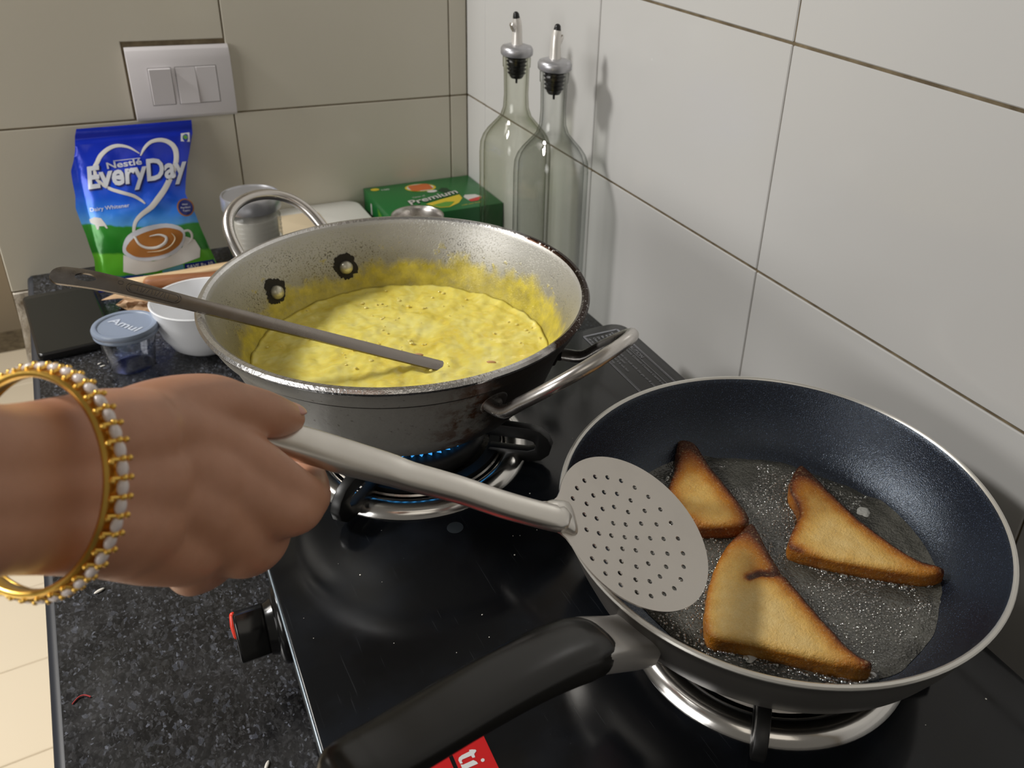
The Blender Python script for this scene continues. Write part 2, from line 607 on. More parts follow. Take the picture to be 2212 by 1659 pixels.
def thing(name, label, cat, loc, group=None, rz=0.0):
    o = bpy.data.objects.new(name, None)
    C.objects.link(o)
    mw = Matrix.Translation(V(loc)) @ Matrix.Rotation(rz, 4, 'Z')
    o.matrix_world = mw
    o.empty_display_size = 0.01
    ROOTM[o.name] = mw
    tag(o, label, cat, group)
    return o


def tag(o, label, cat, group=None):
    o['label'] = label
    o['category'] = cat
    if group:
        o['group'] = group
    return o


def structure(o, label=None):
    o['kind'] = 'structure'
    if label:
        o['label'] = label
    return o


def add_box(bm, lo, hi, bev=0.0, seg=1, mw=None):
    r = bmesh.ops.create_cube(bm, size=1.0)
    vs_ = r['verts']
    lo, hi = V(lo), V(hi)
    for v in vs_:
        v.co = V(((lo[i] + hi[i]) / 2 + v.co[i] * (hi[i] - lo[i])) for i in range(3))
    if bev:
        es = list({e for v in vs_ for e in v.link_edges})
        rr = bmesh.ops.bevel(bm, geom=es, offset=bev, segments=seg, profile=0.5, affect='EDGES')
        vs_ = list({v for f in rr['faces'] for v in f.verts} | {v for v in vs_ if v.is_valid})
    if mw is not None:
        for v in vs_:
            v.co = mw @ v.co
    return vs_


def box(lo, hi, bev=0.0, seg=1, mw=None, smooth=35):
    bm = bmesh.new()
    add_box(bm, lo, hi, bev, seg, mw)
    return to_mesh(bm, 'box', smooth)


def add_revolve(bm, prof, n=64, c=(0, 0, 0), mw=None, a0=0.0, a1=2 * pi, mi=None):
    full = abs(a1 - a0 - 2 * pi) < 1e-6
    k = n if full else n + 1
    rows = []
    for r, z in prof:
        if r < 1e-6:
            rows.append([bm.verts.new((c[0], c[1], c[2] + z))])
        else:
            rows.append([bm.verts.new((c[0] + r * cos(a0 + (a1 - a0) * i / n), c[1] + r * sin(a0 + (a1 - a0) * i / n), c[2] + z)) for i in range(k)])
    for j in range(len(rows) - 1):
        A, B = rows[j], rows[j + 1]
        for i in range(n):
            i2 = (i + 1) % k
            if len(A) == 1 and len(B) == 1:
                continue
            if len(A) == 1:
                f = bm.faces.new((A[0], B[i], B[i2]))
            elif len(B) == 1:
                f = bm.faces.new((A[i], A[i2], B[0]))
            else:
                f = bm.faces.new((A[i], A[i2], B[i2], B[i]))
            if mi:
                f.material_index = mi[j]
    if mw is not None:
        for row in rows:
            for v in row:
                v.co = mw @ v.co


def revolve(prof, n=64, c=(0, 0, 0), mw=None, smooth=50, mi=None):
    bm = bmesh.new()
    add_revolve(bm, prof, n, c, mw, mi=mi)
    return to_mesh(bm, 'rev', smooth)


def frames(pts, closed=False, up=None):
    n = len(pts)
    out = []
    prev = None
    for i in range(n):
        if closed:
            t = (pts[(i + 1) % n] - pts[i - 1]).normalized()
        else:
            t = (pts[min(i + 1, n - 1)] - pts[max(i - 1, 0)]).normalized()
        if up is not None:
            s = t.cross(up).normalized()
        else:
            if prev is None:
                a = V((0, 0, 1)) if abs(t.z) < 0.9 else V((1, 0, 0))
                s = t.cross(a).normalized()
            else:
                s = (prev - t * prev.dot(t)).normalized()
            prev = s
        out.append((t, s, s.cross(t).normalized()))
    return out


def add_tube(bm, pts, rad, n=12, closed=False, up=None, flat=1.0, cap=True, roundcap=False, expo=1.0):
    """rad: number or list (or (a,b) pairs); section may be flattened"""
    pts = [V(p) for p in pts]
    N = len(pts)
    R = rad if isinstance(rad, (list, tuple)) else [rad] * N
    fr = frames(pts, closed, up)
    rings = []

    def sec(p, f, ra, rb):
        ring = []
        for k in range(n):
            a = 2 * pi * k / n
            ca, sa = cos(a), sin(a)
            if expo != 1.0:
                ca = math.copysign(abs(ca) ** expo, ca)
                sa = math.copysign(abs(sa) ** expo, sa)
            ring.append(bm.verts.new(p + f[1] * ca * ra + f[2] * sa * rb))
        return ring
    for i in range(N):
        ra, rb = R[i] if isinstance(R[i], (tuple, list)) else (R[i], R[i] * flat)
        if roundcap and not closed and i == 0:
            for q in (80, 55, 28):
                k = cos(radians(q))
                rings.append(sec(pts[0] - fr[0][0] * min(ra, rb) * sin(radians(q)), fr[0], ra * k, rb * k))
        rings.append(sec(pts[i], fr[i], ra, rb))
        if roundcap and not closed and i == N - 1:
            for q in (28, 55, 80):
                k = cos(radians(q))
                rings.append(sec(pts[-1] + fr[-1][0] * min(ra, rb) * sin(radians(q)), fr[-1], ra * k, rb * k))
    m_ = len(rings)
    for i in range(m_ if closed else m_ - 1):
        A, B = rings[i], rings[(i + 1) % m_]
        for k in range(n):
            bm.faces.new((A[k], A[(k + 1) % n], B[(k + 1) % n], B[k]))
    if cap and not closed:
        bm.faces.new(rings[0][::-1])
        bm.faces.new(rings[-1])


def tube(pts, rad, n=12, smooth=50, **kw):
    bm = bmesh.new()
    add_tube(bm, pts, rad, n, **kw)
    return to_mesh(bm, 'tube', smooth)


def catmull(pts, per=8, closed=False):
    pts = [V(p) for p in pts]
    n = len(pts)
    out = []
    for i in range(n if closed else n - 1):
        g = (lambda k: pts[k % n]) if closed else (lambda k: pts[max(0, min(n - 1, k))])
        p0, p1, p2, p3 = g(i - 1), g(i), g(i + 1), g(i + 2)
        for j in range(per):
            t = j / per
            out.append(0.5 * ((2 * p1) + (p2 - p0) * t + (2 * p0 - 5 * p1 + 4 * p2 - p3) * t * t + (3 * p1 - p0 - 3 * p2 + p3) * t ** 3))
    if not closed:
        out.append(pts[-1])
    return out


def lerp_list(vals, per):
    out = []
    for a, b in zip(vals, vals[1:]):
        for j in range(per):
            t = j / per
            out.append(tuple(x + (y - x) * t for x, y in zip(a, b)) if isinstance(a, tuple) else a + (b - a) * t)
    out.append(vals[-1])
    return out


def resample(poly, step):
    out = []
    n = len(poly)
    for i in range(n):
        a, b = V(poly[i]), V(poly[(i + 1) % n])
        k = max(1, int((b - a).length / step))
        for j in range(k):
            out.append(a + (b - a) * j / k)
    return out


def inside(p, poly):
    return bool(inside_many(np.array([[p[0], p[1]]]), poly)[0])


def inside_many(Q, poly):
    A = np.array([(p[0], p[1]) for p in poly])
    B = np.roll(A, 1, axis=0)
    c = np.zeros(len(Q), bool)
    for (ax, ay), (bx, by) in zip(A, B):
        if ay != by:
            c ^= ((ay > Q[:, 1]) != (by > Q[:, 1])) & (Q[:, 0] < (bx - ax) * (Q[:, 1] - ay) / (by - ay) + ax)
    return c


def dist_many(Q, poly):
    A = np.array([(p[0], p[1]) for p in poly])
    B = np.roll(A, 1, axis=0)
    best = np.full(len(Q), 1e9)
    for a, b in zip(A, B):
        d = b - a
        L = d @ d
        t = np.clip(((Q - a) @ d) / L, 0, 1) if L > 0 else np.zeros(len(Q))
        r = Q - a - t[:, None] * d
        best = np.minimum(best, (r * r).sum(1))
    return np.sqrt(best)


def dist_poly(p, poly):
    return float(dist_many(np.array([[p[0], p[1]]]), poly)[0])


def cdt(poly, holes=(), step=None, jitter=0.0):
    """triangulate a polygon with holes and inner grid points -> (points, tris, n_boundary)"""
    pts = [V((p[0], p[1])) for p in poly]
    edges = [(i, (i + 1) % len(poly)) for i in range(len(poly))]
    for h in holes:
        s = len(pts)
        pts += [V((p[0], p[1])) for p in h]
        edges += [(s + i, s + (i + 1) % len(h)) for i in range(len(h))]
    nb = len(pts)
    if step:
        x0, x1 = min(p[0] for p in poly), max(p[0] for p in poly)
        y0, y1 = min(p[1] for p in poly), max(p[1] for p in poly)
        gq = []
        y = y0 + step / 2
        k = 0
        while y < y1:
            x = x0 + (step / 2 if k % 2 else 0)
            while x < x1:
                gq.append((x, y))
                x += step
            y += step * 0.866
            k += 1
        if gq:
            gq = np.array(gq)
            ok = inside_many(gq, poly)
            gq = gq[ok]
            if len(gq):
                gq = gq[dist_many(gq, poly) > step * 0.45]
            for h in holes:
                if len(gq):
                    gq = gq[~inside_many(gq, h)]
                if len(gq):
                    gq = gq[dist_many(gq, h) > step * 0.35]
            pts += [V((float(a), float(b))) for a, b in gq]
    vo, eo, fo, ov, oe, of = delaunay_2d_cdt(pts, edges, [], 1 if not holes else 0, 1e-7)
    P = np.array([(p[0], p[1]) for p in vo])
    F = [tuple(f) for f in fo]
    cen = np.array([P[list(f)].mean(0) for f in F])
    ok = inside_many(cen, poly)
    for h in holes:
        ok &= ~inside_many(cen, h)
    return vo, [f for f, k in zip(F, ok) if k]


def decal(polys, fn, eps=0.0, step=0.006):
    """flat print: polygons [(outline, holes)] mapped by fn(a, b, eps)"""
    bm = bmesh.new()
    for poly, holes in polys:
        vo, tris = cdt(resample(poly, step), holes, step)
        vv = [bm.verts.new(fn(p[0], p[1], eps)) for p in vo]
        for t in tris:
            try:
                bm.faces.new([vv[i] for i in t])
            except ValueError:
                pass
    me = bpy.data.meshes.new('decal')
    bm.to_mesh(me)
    bm.free()
    me.shade_smooth()
    return me


def text_mesh(txt, bold=0.0, shear=0.0, extrude=0.0, spacing=1.0, sub=0.0):
    cu = bpy.data.curves.new('txt', 'FONT')
    cu.body = txt
    cu.size = 1.0
    cu.offset = bold
    cu.shear = shear
    cu.extrude = extrude
    cu.resolution_u = 3
    cu.space_character = spacing
    o = bpy.data.objects.new('txt', cu)
    C.objects.link(o)
    dg = bpy.context.evaluated_depsgraph_get()
    me = bpy.data.meshes.new_from_object(o.evaluated_get(dg))
    bpy.data.objects.remove(o)
    bpy.data.curves.remove(cu)
    return me


def text_on(txt, fn, a0, a1, b0, height, eps=0.0004, bold=0.0, shear=0.0, slope=0.0, sub=0.006, curve=0.0, thick=0.0):
    """text fitted between a0..a1 on baseline b0 with the given cap height, mapped by fn"""
    me = text_mesh(txt, bold, shear)
    bm = bmesh.new()
    bm.from_mesh(me)
    bpy.data.meshes.remove(me)
    xs = [v.co.x for v in bm.verts]
    x0, x1 = min(xs), max(xs)
    for v in bm.verts:
        t = (v.co.x - x0) / (x1 - x0)
        v.co.z = 0
        v.co.x = a0 + (a1 - a0) * t
        v.co.y = b0 + v.co.y / 0.72 * height + slope * t + curve * 4 * t * (1 - t)
    bmesh.ops.triangulate(bm, faces=bm.faces[:])
    for _ in range(3):
        es = [e for e in bm.edges if e.calc_length() > sub]
        if not es:
            break
        bmesh.ops.subdivide_edges(bm, edges=es, cuts=1)
        bmesh.ops.triangulate(bm, faces=bm.faces[:])
    for v in bm.verts:
        v.co = fn(v.co.x, v.co.y, eps)
    if thick:
        r = bmesh.ops.solidify(bm, geom=bm.faces[:], thickness=thick)
    me2 = bpy.data.meshes.new('text')
    bm.to_mesh(me2)
    bm.free()
    return me2


def ribbon(pts, widths):
    """outline polygon of a tapering 2D stroke"""
    P = catmull([V((p[0], p[1], 0)) for p in pts], 5)
    W_ = lerp_list([float(x) for x in widths], (len(P) - 1) // (len(widths) - 1)) if len(widths) > 1 else [widths[0]] * len(P)
    while len(W_) < len(P):
        W_.append(W_[-1])
    L, Rr = [], []
    for i, p in enumerate(P):
        t = (P[min(i + 1, len(P) - 1)] - P[max(i - 1, 0)])
        n_ = V((-t.y, t.x, 0)).normalized() * W_[i] / 2
        L.append((p.x + n_.x, p.y + n_.y))
        Rr.append((p.x - n_.x, p.y - n_.y))
    return L, Rr


def ribbon_mesh(pts, widths, fn, eps):
    L, Rr = ribbon(pts, widths)
    bm = bmesh.new()
    a = [bm.verts.new(fn(p[0], p[1], eps)) for p in L]
    m_ = [bm.verts.new(fn((p[0] + q[0]) / 2, (p[1] + q[1]) / 2, eps * 1.6)) for p, q in zip(L, Rr)]
    b = [bm.verts.new(fn(p[0], p[1], eps)) for p in Rr]
    for i in range(len(a) - 1):
        bm.faces.new((a[i], a[i + 1], m_[i + 1], m_[i]))
        bm.faces.new((m_[i], m_[i + 1], b[i + 1], b[i]))
    me = bpy.data.meshes.new('ribbon')
    bm.to_mesh(me)
    bm.free()
    me.shade_smooth()
    return me


def ellipse(cx, cy_, a, b, rot=0.0, n=40):
    return [(cx + a * cos(t) * cos(rot) - b * sin(t) * sin(rot), cy_ + a * cos(t) * sin(rot) + b * sin(t) * cos(rot)) for t in [2 * pi * k / n for k in range(n)]]


def rrect(x0, y0, x1, y1, r, n=5):
    out = []
    for cx, cy_, a in ((x1 - r, y1 - r, 0), (x0 + r, y1 - r, 90), (x0 + r, y0 + r, 180), (x1 - r, y0 + r, 270)):
        for k in range(n + 1):
            t = radians(a + 90 * k / n)
            out.append((cx + r * cos(t), cy_ + r * sin(t)))
    return out


def prism(poly, z0, z1, bev=0.0, mw=None, seg=2, smooth=40, holes=()):
    bm = bmesh.new()
    if holes:
        vo, tris = cdt(poly, holes)
        lo = [bm.verts.new((p[0], p[1], z0)) for p in vo]
        for t in tris:
            bm.faces.new([lo[i] for i in t])
    else:
        lo = [bm.verts.new((p[0], p[1], z0)) for p in poly]
        bm.faces.new(lo)
    r = bmesh.ops.extrude_face_region(bm, geom=bm.faces[:])
    for v in r['geom']:
        if isinstance(v, bmesh.types.BMVert):
            v.co.z = z1
    if bev:
        es = [e for e in bm.edges if len(e.link_faces) == 2 and e.calc_face_angle(0) > 1.0 and abs(e.verts[0].co.z - e.verts[1].co.z) < 1e-6]
        bmesh.ops.recalc_face_normals(bm, faces=bm.faces[:])
        bmesh.ops.bevel(bm, geom=es, offset=bev, segments=seg, profile=0.5, affect='EDGES')
    if mw is not None:
        bmesh.ops.transform(bm, matrix=mw, verts=bm.verts[:])
    return to_mesh(bm, 'prism', smooth)


_BALL = {}


def add_ball(bm, c, r, sx=1, sy=1, sz=1, u=10, v=6, mw=None):
    key = (u, v)
    if key not in _BALL:
        _BALL[key] = [(sin(pi * j / v) * cos(2 * pi * i / u), sin(pi * j / v) * sin(2 * pi * i / u), cos(pi * j / v)) for j in range(1, v) for i in range(u)]
    c = V(c)

    def P(p):
        q = V((p[0] * r * sx, p[1] * r * sy, p[2] * r * sz))
        return (mw @ q if mw is not None else q) + c
    vs_ = [bm.verts.new(P(p)) for p in _BALL[key]]
    t, b = bm.verts.new(P((0, 0, 1))), bm.verts.new(P((0, 0, -1)))
    for j in range(v - 2):
        for i in range(u):
            i2 = (i + 1) % u
            bm.faces.new((vs_[j * u + i], vs_[(j + 1) * u + i], vs_[(j + 1) * u + i2], vs_[j * u + i2]))
    for i in range(u):
        i2 = (i + 1) % u
        bm.faces.new((t, vs_[i], vs_[i2]))
        bm.faces.new((b, vs_[(v - 2) * u + i2], vs_[(v - 2) * u + i]))


def axes_m(o, x, y, z):
    return Matrix(((x.x, y.x, z.x, o[0]), (x.y, y.y, z.y, o[1]), (x.z, y.z, z.z, o[2]), (0, 0, 0, 1)))

# ------------------------------------------------------------------ room shell
TW, TH, ZJ = 0.2990, 0.2040, 0.1851
floor = structure(link('floor', box((-3.0, -2.6, -0.93), (0.12, 1.6, -0.858)), 'grout'))
wr = structure(link('wall_right', box((0.0014, -2.2, -0.858), (0.12, 0.12, 1.60)), 'grout'))
wb = structure(link('wall_back', box((-0.612, 0.0014, -0.858), (0.0014, 0.12, 1.60)), 'grout'))
wl = structure(link('wall_left', box((-3.0, 1.6, -0.858), (0.12, 1.7, 1.60)), 'tan_wall'))
tr = structure(link('trim_1', box((-0.6125, -0.004, -0.80), (-0.585, 0.0043, -0.0195)), 'plaster'))
bm = bmesh.new()
bm.from_mesh(tr.data)
bmesh.ops.subdivide_edges(bm, edges=bm.edges[:], cuts=24, use_grid_fill=True)
for v in bm.verts:
    q = noise.noise(v.co * 38) * 0.005 + noise.noise(v.co * 110) * 0.002
    v.co.x += q
    v.co.y += -abs(noise.noise(v.co * 60)) * 0.003
bm.to_mesh(tr.data)
bm.free()


def tile(parent, m, lo, hi, bev=0.0012):
    return link('tile', box(lo, hi, bev, 1, smooth=20), m, parent)


ycols = [0.0] + [-0.0638 - TW * k for k in range(7)]
zrows = [ZJ - TH, ZJ, ZJ + TH, ZJ + 2 * TH, ZJ + 3 * TH, ZJ + 4 * TH]
for j in range(len(zrows) - 1):
    for i in range(len(ycols) - 1):
        dx = random.uniform(-0.0004, 0.0004)
        tile(wr, 'tile', (dx, ycols[i + 1] + 0.0006, zrows[j] + 0.0012), (0.006, ycols[i] - 0.0006, zrows[j + 1] - 0.0012), 0.0009)
xcols = [0.0, -0.0273, -0.0273 - TW, -0.612]
SWX0, SWX1, SWZ0, SWZ1 = -0.4390, -0.3228, 0.1850, 0.2730
for j in range(len(zrows) - 1):
    for i in range(len(xcols) - 1):
        x0, x1, z0, z1 = xcols[i + 1] + 0.0008, xcols[i] - 0.0008, zrows[j] + 0.0009, zrows[j + 1] - 0.0009
        if i == 2 and j == 1:            # notched round the switch box
            poly = [(x0, z0), (SWX0 - 0.002, z0), (SWX0 - 0.002, SWZ1 + 0.0062), (x1, SWZ1 + 0.0062), (x1, z1), (x0, z1)]
            me = prism(poly, -0.006, 0.0, 0.0010, Matrix(((1, 0, 0, 0), (0, 0, -1, 0), (0, 1, 0, 0), (0, 0, 0, 1))), 1, 20)
            link('tile', me, 'tile_back', wb)
        else:
            tile(wb, 'tile_back', (x0, 0.0, z0), (x1, 0.006, z1), 0.0010)
for i in range(4):
    for j in range(12):
        x1 = -0.52 - 0.30 * i
        y1 = 1.4546 - 0.2035 * j
        if i == 0 and y1 > 1.5:
            continue
        tile(floor, 'floor_tile', (x1 - 0.2988, y1 - 0.2023, -0.86), (x1, y1, -0.85), 0.0015)

# ------------------------------------------------------------------ worktop
ct = thing('kitchen_worktop', 'long black speckled granite worktop running along the tiled wall', 'worktop', (-0.3, -0.9, -0.034))
link('slab', box((-0.5855, -2.2, -0.034), (0.0035, 0.0035, 0.0)), 'granite', ct)
bm = bmesh.new()
for y in (0.003, -2.2):
    pass
sec = [(-0.5856, 0.0), (-0.5875, -0.0002), (-0.5915, -0.0035), (-0.5925, -0.007), (-0.5925, -0.034), (-0.5856, -0.034)]
a = [bm.verts.new((x, 0.0035 if x > -0.590 else 0.0, z)) for x, z in sec]
b = [bm.verts.new((x, -2.2, z)) for x, z in sec]
for i in range(6):
    bm.faces.new((a[i], a[(i + 1) % 6], b[(i + 1) % 6], b[i]))
bm.faces.new(a)
bm.faces.new(b[::-1])
link('rounded_edge', to_mesh(bm, 'edge', 50), 'granite_edge', ct)

structure(link('trim_2', box((-0.565, -2.2, -0.8495), (-0.530, -0.001, -0.0343), 0.001), 'tan_wall'))

# ------------------------------------------------------------------ gas hob
HA = radians(2.0)
HO = V((-0.0622, -0.5400, 0.0))          # rear corner by the wall
HR = Matrix(((-cos(HA), -sin(HA), 0, HO.x), (sin(HA), -cos(HA), 0, HO.y), (0, 0, 1, 0), (0, 0, 0, 1)))
# hob frame: +x towards the front edge, +y along the wall towards the viewer
HWID, HLEN, HZ = 0.3850, 0.640, 0.085


def hp(x, y, z=HZ):
    return HR @ V((x, y, z))


hob = thing('gas_hob', 'black glass topped gas hob with chrome burner rings beside the tiled wall', 'hob', HR @ V((HWID / 2, HLEN / 2, 0)))
link('glass_top', prism(rrect(0, 0, HWID, HLEN, 0.016), HZ - 0.006, HZ, 0.0014, HR), 'hob_glass', hob)
link('body', prism(rrect(0.012, 0.012, HWID - 0.004, HLEN - 0.012, 0.010), 0.012, HZ - 0.0062, 0.001, HR), 'hob_panel', hob)
link('front_trim', tube([hp(HWID + 0.0002, 0.02, HZ - 0.0016), hp(HWID + 0.0002, HLEN - 0.02, HZ - 0.0016)], 0.00085, 8), 'trim', hob)
for fx, fy in ((0.04, 0.05), (HWID - 0.04, 0.05), (0.04, HLEN - 0.05), (HWID - 0.04, HLEN - 0.05)):
    link('foot', revolve([(0, 0), (0.012, 0), (0.013, 0.006), (0.010, 0.0125), (0, 0.0125)], 20, hp(fx, fy, 0)), 'matt_black', hob)

B1, B2 = V((-0.3223, -0.6464, 0)), V((-0.1912, -0.9170, 0))
for bc, rr_, arms, lit in ((B1, 0.0865, (-39, -141, 51, 139), True), (B2, 0.0905, (-134, -52, 44, 136), False)):
    ring = link('burner_ring', revolve([(rr_ - 0.020, HZ + 0.0002), (rr_ - 0.0185, HZ + 0.0042), (rr_ - 0.013, HZ + 0.0078), (rr_ - 0.007, HZ + 0.0082), (rr_ - 0.002, HZ + 0.0055), (rr_, HZ + 0.0006), (rr_ - 0.0003, HZ + 0.0001), (rr_ - 0.0195, HZ + 0.0001), (rr_ - 0.020, HZ + 0.0002)], 96, bc), 'chrome', hob)
    link('drip_bowl', revolve([(0.0, HZ + 0.0004), (0.048, HZ + 0.0004), (0.064, HZ + 0.003), (rr_ - 0.0205, HZ + 0.0062), (rr_ - 0.0195, HZ + 0.0050)], 72, bc), 'steel', hob)
    link('burner_head', revolve([(0.0, HZ + 0.004), (0.047, HZ + 0.004), (0.0520, HZ + 0.009), (0.0530, HZ + 0.015), (0.0500, HZ + 0.0205), (0.0440, HZ + 0.0232), (0.0410, HZ + 0.0236), (0.0405, HZ + 0.0272), (0.036, HZ + 0.0288), (0.022, HZ + 0.0300), (0, HZ + 0.0300)], 72, bc), 'cast_iron', hob)
    sup = link('pan_support', revolve([(0.0565, HZ + 0.002), (0.0645, HZ + 0.002), (0.0645, HZ + 0.0095), (0.0565, HZ + 0.0095), (0.0565, HZ + 0.002)], 72, bc, smooth=30), 'matt_black', hob)
    ax_ = [(0.0585, 0.0022), (0.0560, 0.0060), (0.0590, 0.0118), (0.078, 0.0122), (0.0895, 0.0126), (0.0945, 0.0150), (0.0955, 0.0182), (0.0935, 0.0215), (0.0880, 0.0228), (0.0700, 0.0232), (0.050, 0.0225), (0.0475, 0.0265), (0.0485, 0.0325), (0.056, 0.0340), (0.0900, 0.0340), (0.0990, 0.0318), (0.1055, 0.0262), (0.1085, 0.0190), (0.1065, 0.0105), (0.1005, 0.0045), (0.092, 0.0022), (0.0715, 0.0022)]
    for a in arms:
        t = radians(a)
        mw = axes_m((bc.x, bc.y, HZ), V((cos(t), sin(t), 0)), V((0, 0, 1)), V((sin(t), -cos(t), 0)))
        link('support_arm', prism([(r_x, z_x if lit else z_x * 0.897) for r_x, z_x in ax_], -0.0040, 0.0040, 0.0012, mw, 2), 'matt_black', sup)
    if lit:
        bm = bmesh.new()
        for k in range(44):
            t = 2 * pi * k / 44
            o = V((bc.x, bc.y, HZ + 0.0252)) + V((cos(t), sin(t), 0)) * 0.0408
            d = V((cos(t) * 0.95, sin(t) * 0.95, 0.30)).normalized()
            add_tube(bm, [o, o + d * 0.004, o + d * 0.0100], [0.0010, 0.0017, 0.0003], 8)
        fl = link('flame', to_mesh(bm, 'flame'), 'flame', hob)
        fl['kind'] = 'stuff'
        fl['label'] = 'blue gas flames under the pot of curry'

# control knob on the front panel
kc = V((-0.4480, -0.7395, 0.047))
kx, ky, kz = V((-cos(HA), sin(HA), 0)), V((0, 0, 1)), None
kz = kx.cross(ky)
KM = axes_m(kc, ky, kz, kx)               # local z = outwards
kn = link('control_knob', revolve([(0, 0.0005), (0.0245, 0.0005), (0.0265, 0.0030), (0.0262, 0.0065), (0.0240, 0.0088), (0.0190, 0.0098), (0.0178, 0.0125), (0.0172, 0.0145), (0.0, 0.0148)], 48, mw=KM), 'gloss_black', hob)
grip = [(-0.0170, 0), (-0.0150, -0.0062), (-0.006, -0.0088), (0.006, -0.0088), (0.0150, -0.0062), (0.0170, 0), (0.0150, 0.0062), (0.006, 0.0088), (-0.006, 0.0088), (-0.0150, 0.0062)]
KG = KM @ Matrix.Rotation(radians(35), 4, 'Z')
link('knob_grip', prism(grip, 0.0135, 0.0330, 0.0022, KG, 3), 'gloss_black', kn)
link('red_pointer', tube([KG @ V((0.0015, 0, 0.0325)), KG @ V((0.0085, 0, 0.0332)), KG @ V((0.0150, 0, 0.0325))], 0.0021, 10, roundcap=True), 'red', kn)['label'] = 'red pointer mark'

# printed caution panel near the rear corner (reads from the front of the hob)


def hs(a, b, e):                        # a = along the wall towards the viewer, b = towards the wall
    return hp(-b, a, HZ + e)


def bar(a0, b0, a1, b1):
    return ([(a0, b0), (a1, b0), (a1, b1), (a0, b1)], ())


CA0, CA1, CB0, CB1 = 0.0125, 0.215, -0.0520, -0.0115
lines = []
for k, t in ((0.0, 0.0010), (0.0016, 0.0005)):
    lines += [bar(CA0 + k, CB1 - k - t, CA1, CB1 - k), bar(CA0 + k, CB0 + k, CA1, CB0 + k + t), bar(CA0 + k, CB0 + k, CA0 + k + t, CB1 - k)]
lines.append(bar(CA0 + 0.004, CB1 - 0.0095, CA1, CB1 - 0.0089))
link('caution_frame', decal(lines, hs, 0.00025, 0.02), 'grey_print', hob)
link('caution_title', text_on('CAUTION', hs, 0.0435, 0.0715, CB1 - 0.0078, 0.0044, 0.0003, 0.01, sub=0.02), 'grey_print', hob)
for k, (tx, a1) in enumerate((('In Case of Complaint Contact Contact Centre of a service dist.', 0.150), ('from the burner', 0.052), ('Be sure you do not use the hob with the gas on & production pan', 0.142), ('Do not place anything on the glass)', 0.074), ('Clean the glass only when it is not hot', 0.088), ('or to the pan or the glass top', 0.070))):
    b = CB1 - 0.0138 - k * 0.0047
    link('caution_text', text_on(tx, hs, 0.0195, a1, b, 0.0025, 0.0003, 0.012, sub=0.03), 'grey_print', hob)

link('dried_drop', decal([(ellipse(0.2160, -0.2630, 0.0058, 0.0058, 0, 24), ())], hs, 0.0002, 0.02), 'drop_mark', hob)['label'] = 'dried drop mark on the glass'
# red maker's sticker near the front edge: a red field with part of a white word
st = link('sticker', prism(rrect(0.3560, -0.3253, 0.4300, -0.3066, 0.0006), 0.0, 0.0003, 0.0, HR @ Matrix(((0, -1, 0, 0), (1, 0, 0, 0), (0, 0, 1, HZ), (0, 0, 0, 1)))), 'sticker_red', hob)
st['label'] = 'red sticker with white letters'
link('sticker', prism(rrect(0.3560, -0.3400, 0.4300, -0.3275, 0.0006), 0.0, 0.0003, 0.0, HR @ Matrix(((0, -1, 0, 0), (1, 0, 0, 0), (0, 0, 1, HZ), (0, 0, 0, 1)))), 'sticker_red', hob)
lt = [(0.3796, -0.3153), (0.3806, -0.3135), (0.3815, -0.3134), (0.3826, -0.3151), (0.3846, -0.3153), (0.3843, -0.3167), (0.3828, -0.3169), (0.3827, -0.3218), (0.3833, -0.3224), (0.3847, -0.3223), (0.3845, -0.3236), (0.3822, -0.3238), (0.3809, -0.3230), (0.3803, -0.3212), (0.3801, -0.3168), (0.3792, -0.3166)]
li = [(0.3856, -0.3168), (0.3872, -0.3156), (0.3886, -0.3153), (0.3885, -0.3222), (0.3890, -0.3237), (0.3849, -0.3236), (0.3856, -0.3224)]
link('sticker_letter', decal([(lt, ())], hs, 0.0005, 0.02), 'white_print', st)
link('sticker_letter', decal([(li, ()), (ellipse(0.3879, -0.3124, 0.0010, 0.0010, 0, 18), ())], hs, 0.0005, 0.02), 'white_print', st)

# ------------------------------------------------------------------ kadai (round aluminium pot), curry, ladle
KC = V((-0.3212, -0.6228, 0.1195))
kd = thing('curry_pot', 'round aluminium pot with two wire handles, scorched on one side, full of yellow curry', 'pot', KC)
prof = [(0, 0.0), (0.070, 0.0), (0.0795, 0.0022), (0.0890, 0.0075), (0.0995, 0.0170), (0.1130, 0.0350), (0.1205, 0.0550), (0.1290, 0.0760), (0.1302, 0.0785), (0.1338, 0.0800), (0.1352, 0.0830), (0.1385, 0.0915), (0.1408, 0.0932), (0.1415, 0.0952), (0.1402, 0.0974), (0.1375, 0.0978), (0.1352, 0.0962), (0.1335, 0.0925), (0.1305, 0.0840), (0.1262, 0.0740), (0.1185, 0.0550), (0.1105, 0.0350), (0.0970, 0.0185), (0.0870, 0.0098), (0.078, 0.0052), (0, 0.0030)]
mi = [0] * 11 + [2] * 5 + [1] * 9
link('pot_body', revolve(prof, 128, KC, mi=mi, smooth=40), ['kadai_out', 'kadai_in', 'kadai_rim'], kd)


link('grease_line', tube([V((KC.x + 0.1306 * cos(2 * pi * k / 96), KC.y + 0.1306 * sin(2 * pi * k / 96), KC.z + 0.0780)) for k in range(96)], 0.0008, 8, closed=True), 'soot', kd)


def rwall(z):                              # outer wall radius at height z above the pot's base
    pts = prof[:12]
    for (r0, z0), (r1, z1) in zip(pts, pts[1:]):
        if z0 <= z <= z1 and z1 > z0:
            return r0 + (r1 - r0) * (z - z0) / (z1 - z0)
    return 0.12


